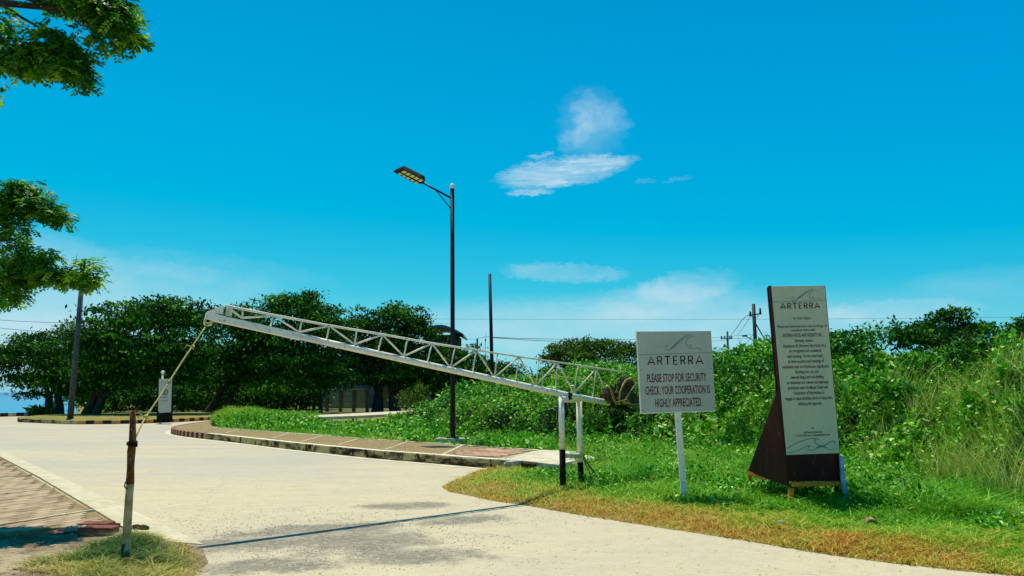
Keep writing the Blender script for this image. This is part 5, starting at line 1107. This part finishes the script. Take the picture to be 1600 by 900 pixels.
bush('dark leafy bush on the skyline just right of the tall notice', 19, [(1325, 528, 30, 20), (1355, 522, 26, 16), (1300, 540, 26, 20)], 60, 'leaf_vine', .13, .34)
bush('low dark bush on the skyline between notice and feathery tree', 20, [(1395, 520, 34, 14), (1420, 530, 30, 16)], 60, 'leaf_dark', .13, .34)
bush('dark tangled bush on the skyline right of the feathery tree', 18, [(1560, 530, 34, 22), (1530, 545, 34, 20), (1590, 560, 34, 22), (1500, 555, 34, 18)], 50, 'leaf_dark', .13, .36)
bush('shadowy broad-leaved bush halfway down the slope by the notice', 15.6, [(1370, 590, 30, 24), (1400, 610, 26, 18)], 60, 'leaf_vine', .13, .30)
bush('olive hedge low behind the direction sign', 64, [(270, 622, 45, 12), (310, 622, 30, 12)], 6, 'leaf_olive', .3)
bush('dark low scrub under the tallest tree', 64, [(370, 622, 50, 14), (430, 620, 50, 16), (470, 612, 30, 20)], 7, 'leaf_dark', .3)
bush('sunlit shrub at the trunk foot right of the leaning pole', 58, [(148, 632, 12, 9)], 8, 'leaf_vine', .25)
bush('spiky dark agave-like plant by the sea kerb', 52, [(57, 643, 10, 5), (68, 643, 7, 5)], 8, 'leaf_dark', .5, .5, 'spiky_plant', None, 'plant')
bush('dull bush at the right end of the panel wall', 50, [(640, 625, 18, 14), (655, 612, 14, 14)], 8, 'leaf_olive', .25)
bush('pale green pointed bush rising from the thicket right of the square sign', 19, [(1133, 568, 22, 20), (1150, 580, 30, 18), (1120, 585, 22, 18)], 26, 'leaf_vine', .12, .35)
bush('leafy bush on the thicket between the pole and the tall notice', 19, [(1190, 575, 20, 14), (1200, 560, 12, 12)], 26, 'leaf_vine', .12, .3)
far_tree('feathery small tree rising highest above the thicket at right', 21, [(1490, 600)], [(1483, 492, 26, 14), (1455, 512, 32, 16), (1510, 515, 30, 18), (1430, 522, 26, 10), (1540, 512, 14, 10), (1480, 530, 60, 18)], 26, 'small_tree', 'leaf_dark', .06, None, .13, .30)
far_tree('dark small tree cut by the right edge of the picture', 19, [(1610, 600)], [(1600, 515, 24, 16), (1625, 505, 30, 22), (1580, 530, 22, 12), (1610, 540, 34, 16)], 30, 'small_tree', 'leaf_dark', .06, None, .13, .30)
tl = MB(); wd = empty('far_wood', (-10, 100, 0)); tag(wd, 'far-off belt of trees closing the horizon behind the near trees', 'wood', None, 'stuff')
crown_mesh(wd, [(x, 612 - 10 * math.sin(x * .03), 40, 16) for x in range(160, 1000, 42)] + [(x, 590, 36, 14) for x in range(620, 900, 40)], 98, 2.0, .7, 1.6, 'leaf_dark'); wd.children[0]['kind'] = 'stuff'

# ---- near tree on the left: trunk outside the picture, boughs reaching in
nt_b = Vector((-8.6, 8.4, 0)); nt = empty('near_tree', nt_b); tag(nt, 'near leafy tree whose drooping boughs enter at the left edge of the sky', 'tree')
mb = MB(); hub = Vector((-8.2, 8.2, 3.0)); limb(mb, (nt_b.x, nt_b.y, -.1), hub, .24, .17, .05, 12)
U, Lw = 7.2, 9.0
def nl(pts, Y, r0, r1, start=None):
    q = ([start] if start else []) + [at(px, py, Y + random.uniform(-.12, .12)) for px, py in pts]; n = len(q); mb.tube(q, [r0 + (r1 - r0) * i / (n - 1) for i in range(n)], 7, jit=.06)
nl([(-120, -60), (-40, -6), (0, 4), (75, 12), (120, 20), (165, 30), (195, 40)], U, .06, .008, hub)
nl([(-90, -90), (20, -14), (50, 0), (88, 15), (125, 27), (160, 18)], U, .045, .007, hub)
nl([(0, 5), (35, 28), (60, 42), (82, 52), (105, 78), (118, 100)], U, .016, .004)
nl([(-60, 30), (0, 66), (30, 76), (60, 92), (95, 112)], U, .034, .005, hub)
nl([(-40, 0), (20, 85), (50, 100), (110, 85)], U, .02, .004)
nl([(-110, 300), (-40, 305), (0, 310), (45, 300), (80, 318), (105, 325)], Lw, .045, .005, hub)
nl([(-100, 360), (-30, 395), (20, 425), (70, 432), (110, 424), (150, 410)], Lw, .04, .004, hub)
nl([(70, 431), (100, 440), (128, 446)], Lw, .01, .003); nl([(-30, 395), (-5, 430), (8, 462)], Lw, .02, .004)
nl([(110, 424), (118, 410), (120, 398)], Lw, .008, .002); nl([(120, 422), (145, 420), (162, 426), (168, 432)], Lw, .006, .002)
mb.build('trunk', M['bark'], nt, smooth=True)
lob = []; # px,py,rx,ry,Y,sprigs
for a_ in ((178, 20, 38, 42, U, 360), (150, 8, 40, 34, U, 260), (196, 48, 22, 24, U, 110), (163, 58, 22, 16, U, 50), (110, 88, 32, 32, U, 250), (122, 112, 20, 20, U, 90), (72, 66, 34, 26, U, 90), (36, 84, 40, 30, U, 150), (8, 92, 30, 24, U, 80), (15, 42, 36, 30, U, 40), (92, 48, 24, 18, U, 36), (60, 100, 34, 16, U, 90), (100, -6, 60, 20, U, 120),
           (18, 318, 44, 32, Lw, 260), (68, 322, 34, 20, Lw, 170), (92, 332, 16, 16, Lw, 60), (40, 290, 36, 12, Lw, 90), (16, 360, 34, 28, Lw, 110), (45, 398, 50, 24, Lw, 200), (60, 424, 56, 20, Lw, 320), (20, 430, 40, 22, Lw, 200), (100, 428, 26, 18, Lw, 120), (134, 434, 24, 14, Lw, 110), (142, 412, 22, 10, Lw, 36), (8, 462, 26, 14, Lw, 60), (20, 450, 30, 12, Lw, 50), (-60, 60, 60, 60, U, 150), (-60, 380, 60, 90, Lw, 300)):
    lob.append(a_)
SPV, SPD, SPN, SPS, SPT = [], [], [], [], []
def sprigs(c, rad, k, tlo=.2):
    for _ in range(k):
        d_ = Vector((random.gauss(0, 1), random.gauss(0, 1), random.gauss(0, 1))).normalized(); r_ = random.random() ** .45; p = c + Vector((d_.x * rad[0] * r_, d_.y * rad[1] * r_, d_.z * rad[2] * r_))
        a = random.uniform(0, 6.283); dr = Vector((math.cos(a), math.sin(a), random.uniform(-1.1, .15))).normalized(); up = Vector((random.uniform(-.5, .5), random.uniform(-.5, .5), 1)); sd_ = dr.cross(up).normalized(); nn_ = sd_.cross(dr)
        L = random.uniform(.10, .17); tn_ = min(1, max(0, random.gauss(tlo + .3, .22)))
        for j in range(4):
            t = .25 + .22 * j; q = p + dr * L * t + Vector((0, 0, -.03 * t * t))
            for s_ in (-1, 1):
                SPV.append(tuple(q)); SPD.append(tuple(sd_ * s_ + dr * .75 + Vector((0, 0, -.2)))); SPN.append(tuple(nn_ + Vector((random.uniform(-.4, .4), random.uniform(-.4, .4), 0)))); SPS.append(random.uniform(.044, .066)); SPT.append(min(1, max(0, tn_ + random.gauss(0, .08))))
        SPV.append(tuple(p + dr * L)); SPD.append(tuple(dr)); SPN.append(tuple(nn_)); SPS.append(.055); SPT.append(tn_)
for (px, py, rx, ry, Y, k) in lob:
    sprigs(at(px, py, Y), (rx / FOC * Y * .85, .30, ry / FOC * Y * .85), k, .42 if py > 340 else .25)
V, F = leaves(np.array(SPV), np.array(SPD), np.array(SPN), np.array(SPS), .58, .06)
npmesh('crown', V, F, M['leaf_fore'], nt, np.repeat(np.array(SPT), 2))
# the rest of the crown above and beyond the picture's left edge
P = []; 
for (cx, cy, cz, r_) in ((-8.4, 8.2, 5.6, 1.7), (-7.2, 7.2, 6.2, 1.3), (-9.6, 9.2, 5.4, 1.6), (-7.4, 9.6, 6.6, 1.2), (-9.2, 6.6, 5.2, 1.5), (-7.5, 7.6, 4.2, 1.0), (-6.8, 7.6, 5.4, .7)):
    P.append(np.array([cx, cy, cz]) + rdir(800, 0, 1) * (RS.rand(800, 1) ** .4) * r_)
P = np.concatenate(P); P = P[(P[:, 0] / P[:, 1] * FOC < -830)]; n = len(P)
V, F = leaves(P, rdir(n, -.2, 1), rdir(n, 1, 1), .09 + .08 * RS.rand(n), .5, .1); npmesh('outer_crown', V, F, M['leaf_fore'], nt, np.repeat(RS.rand(n), 2))
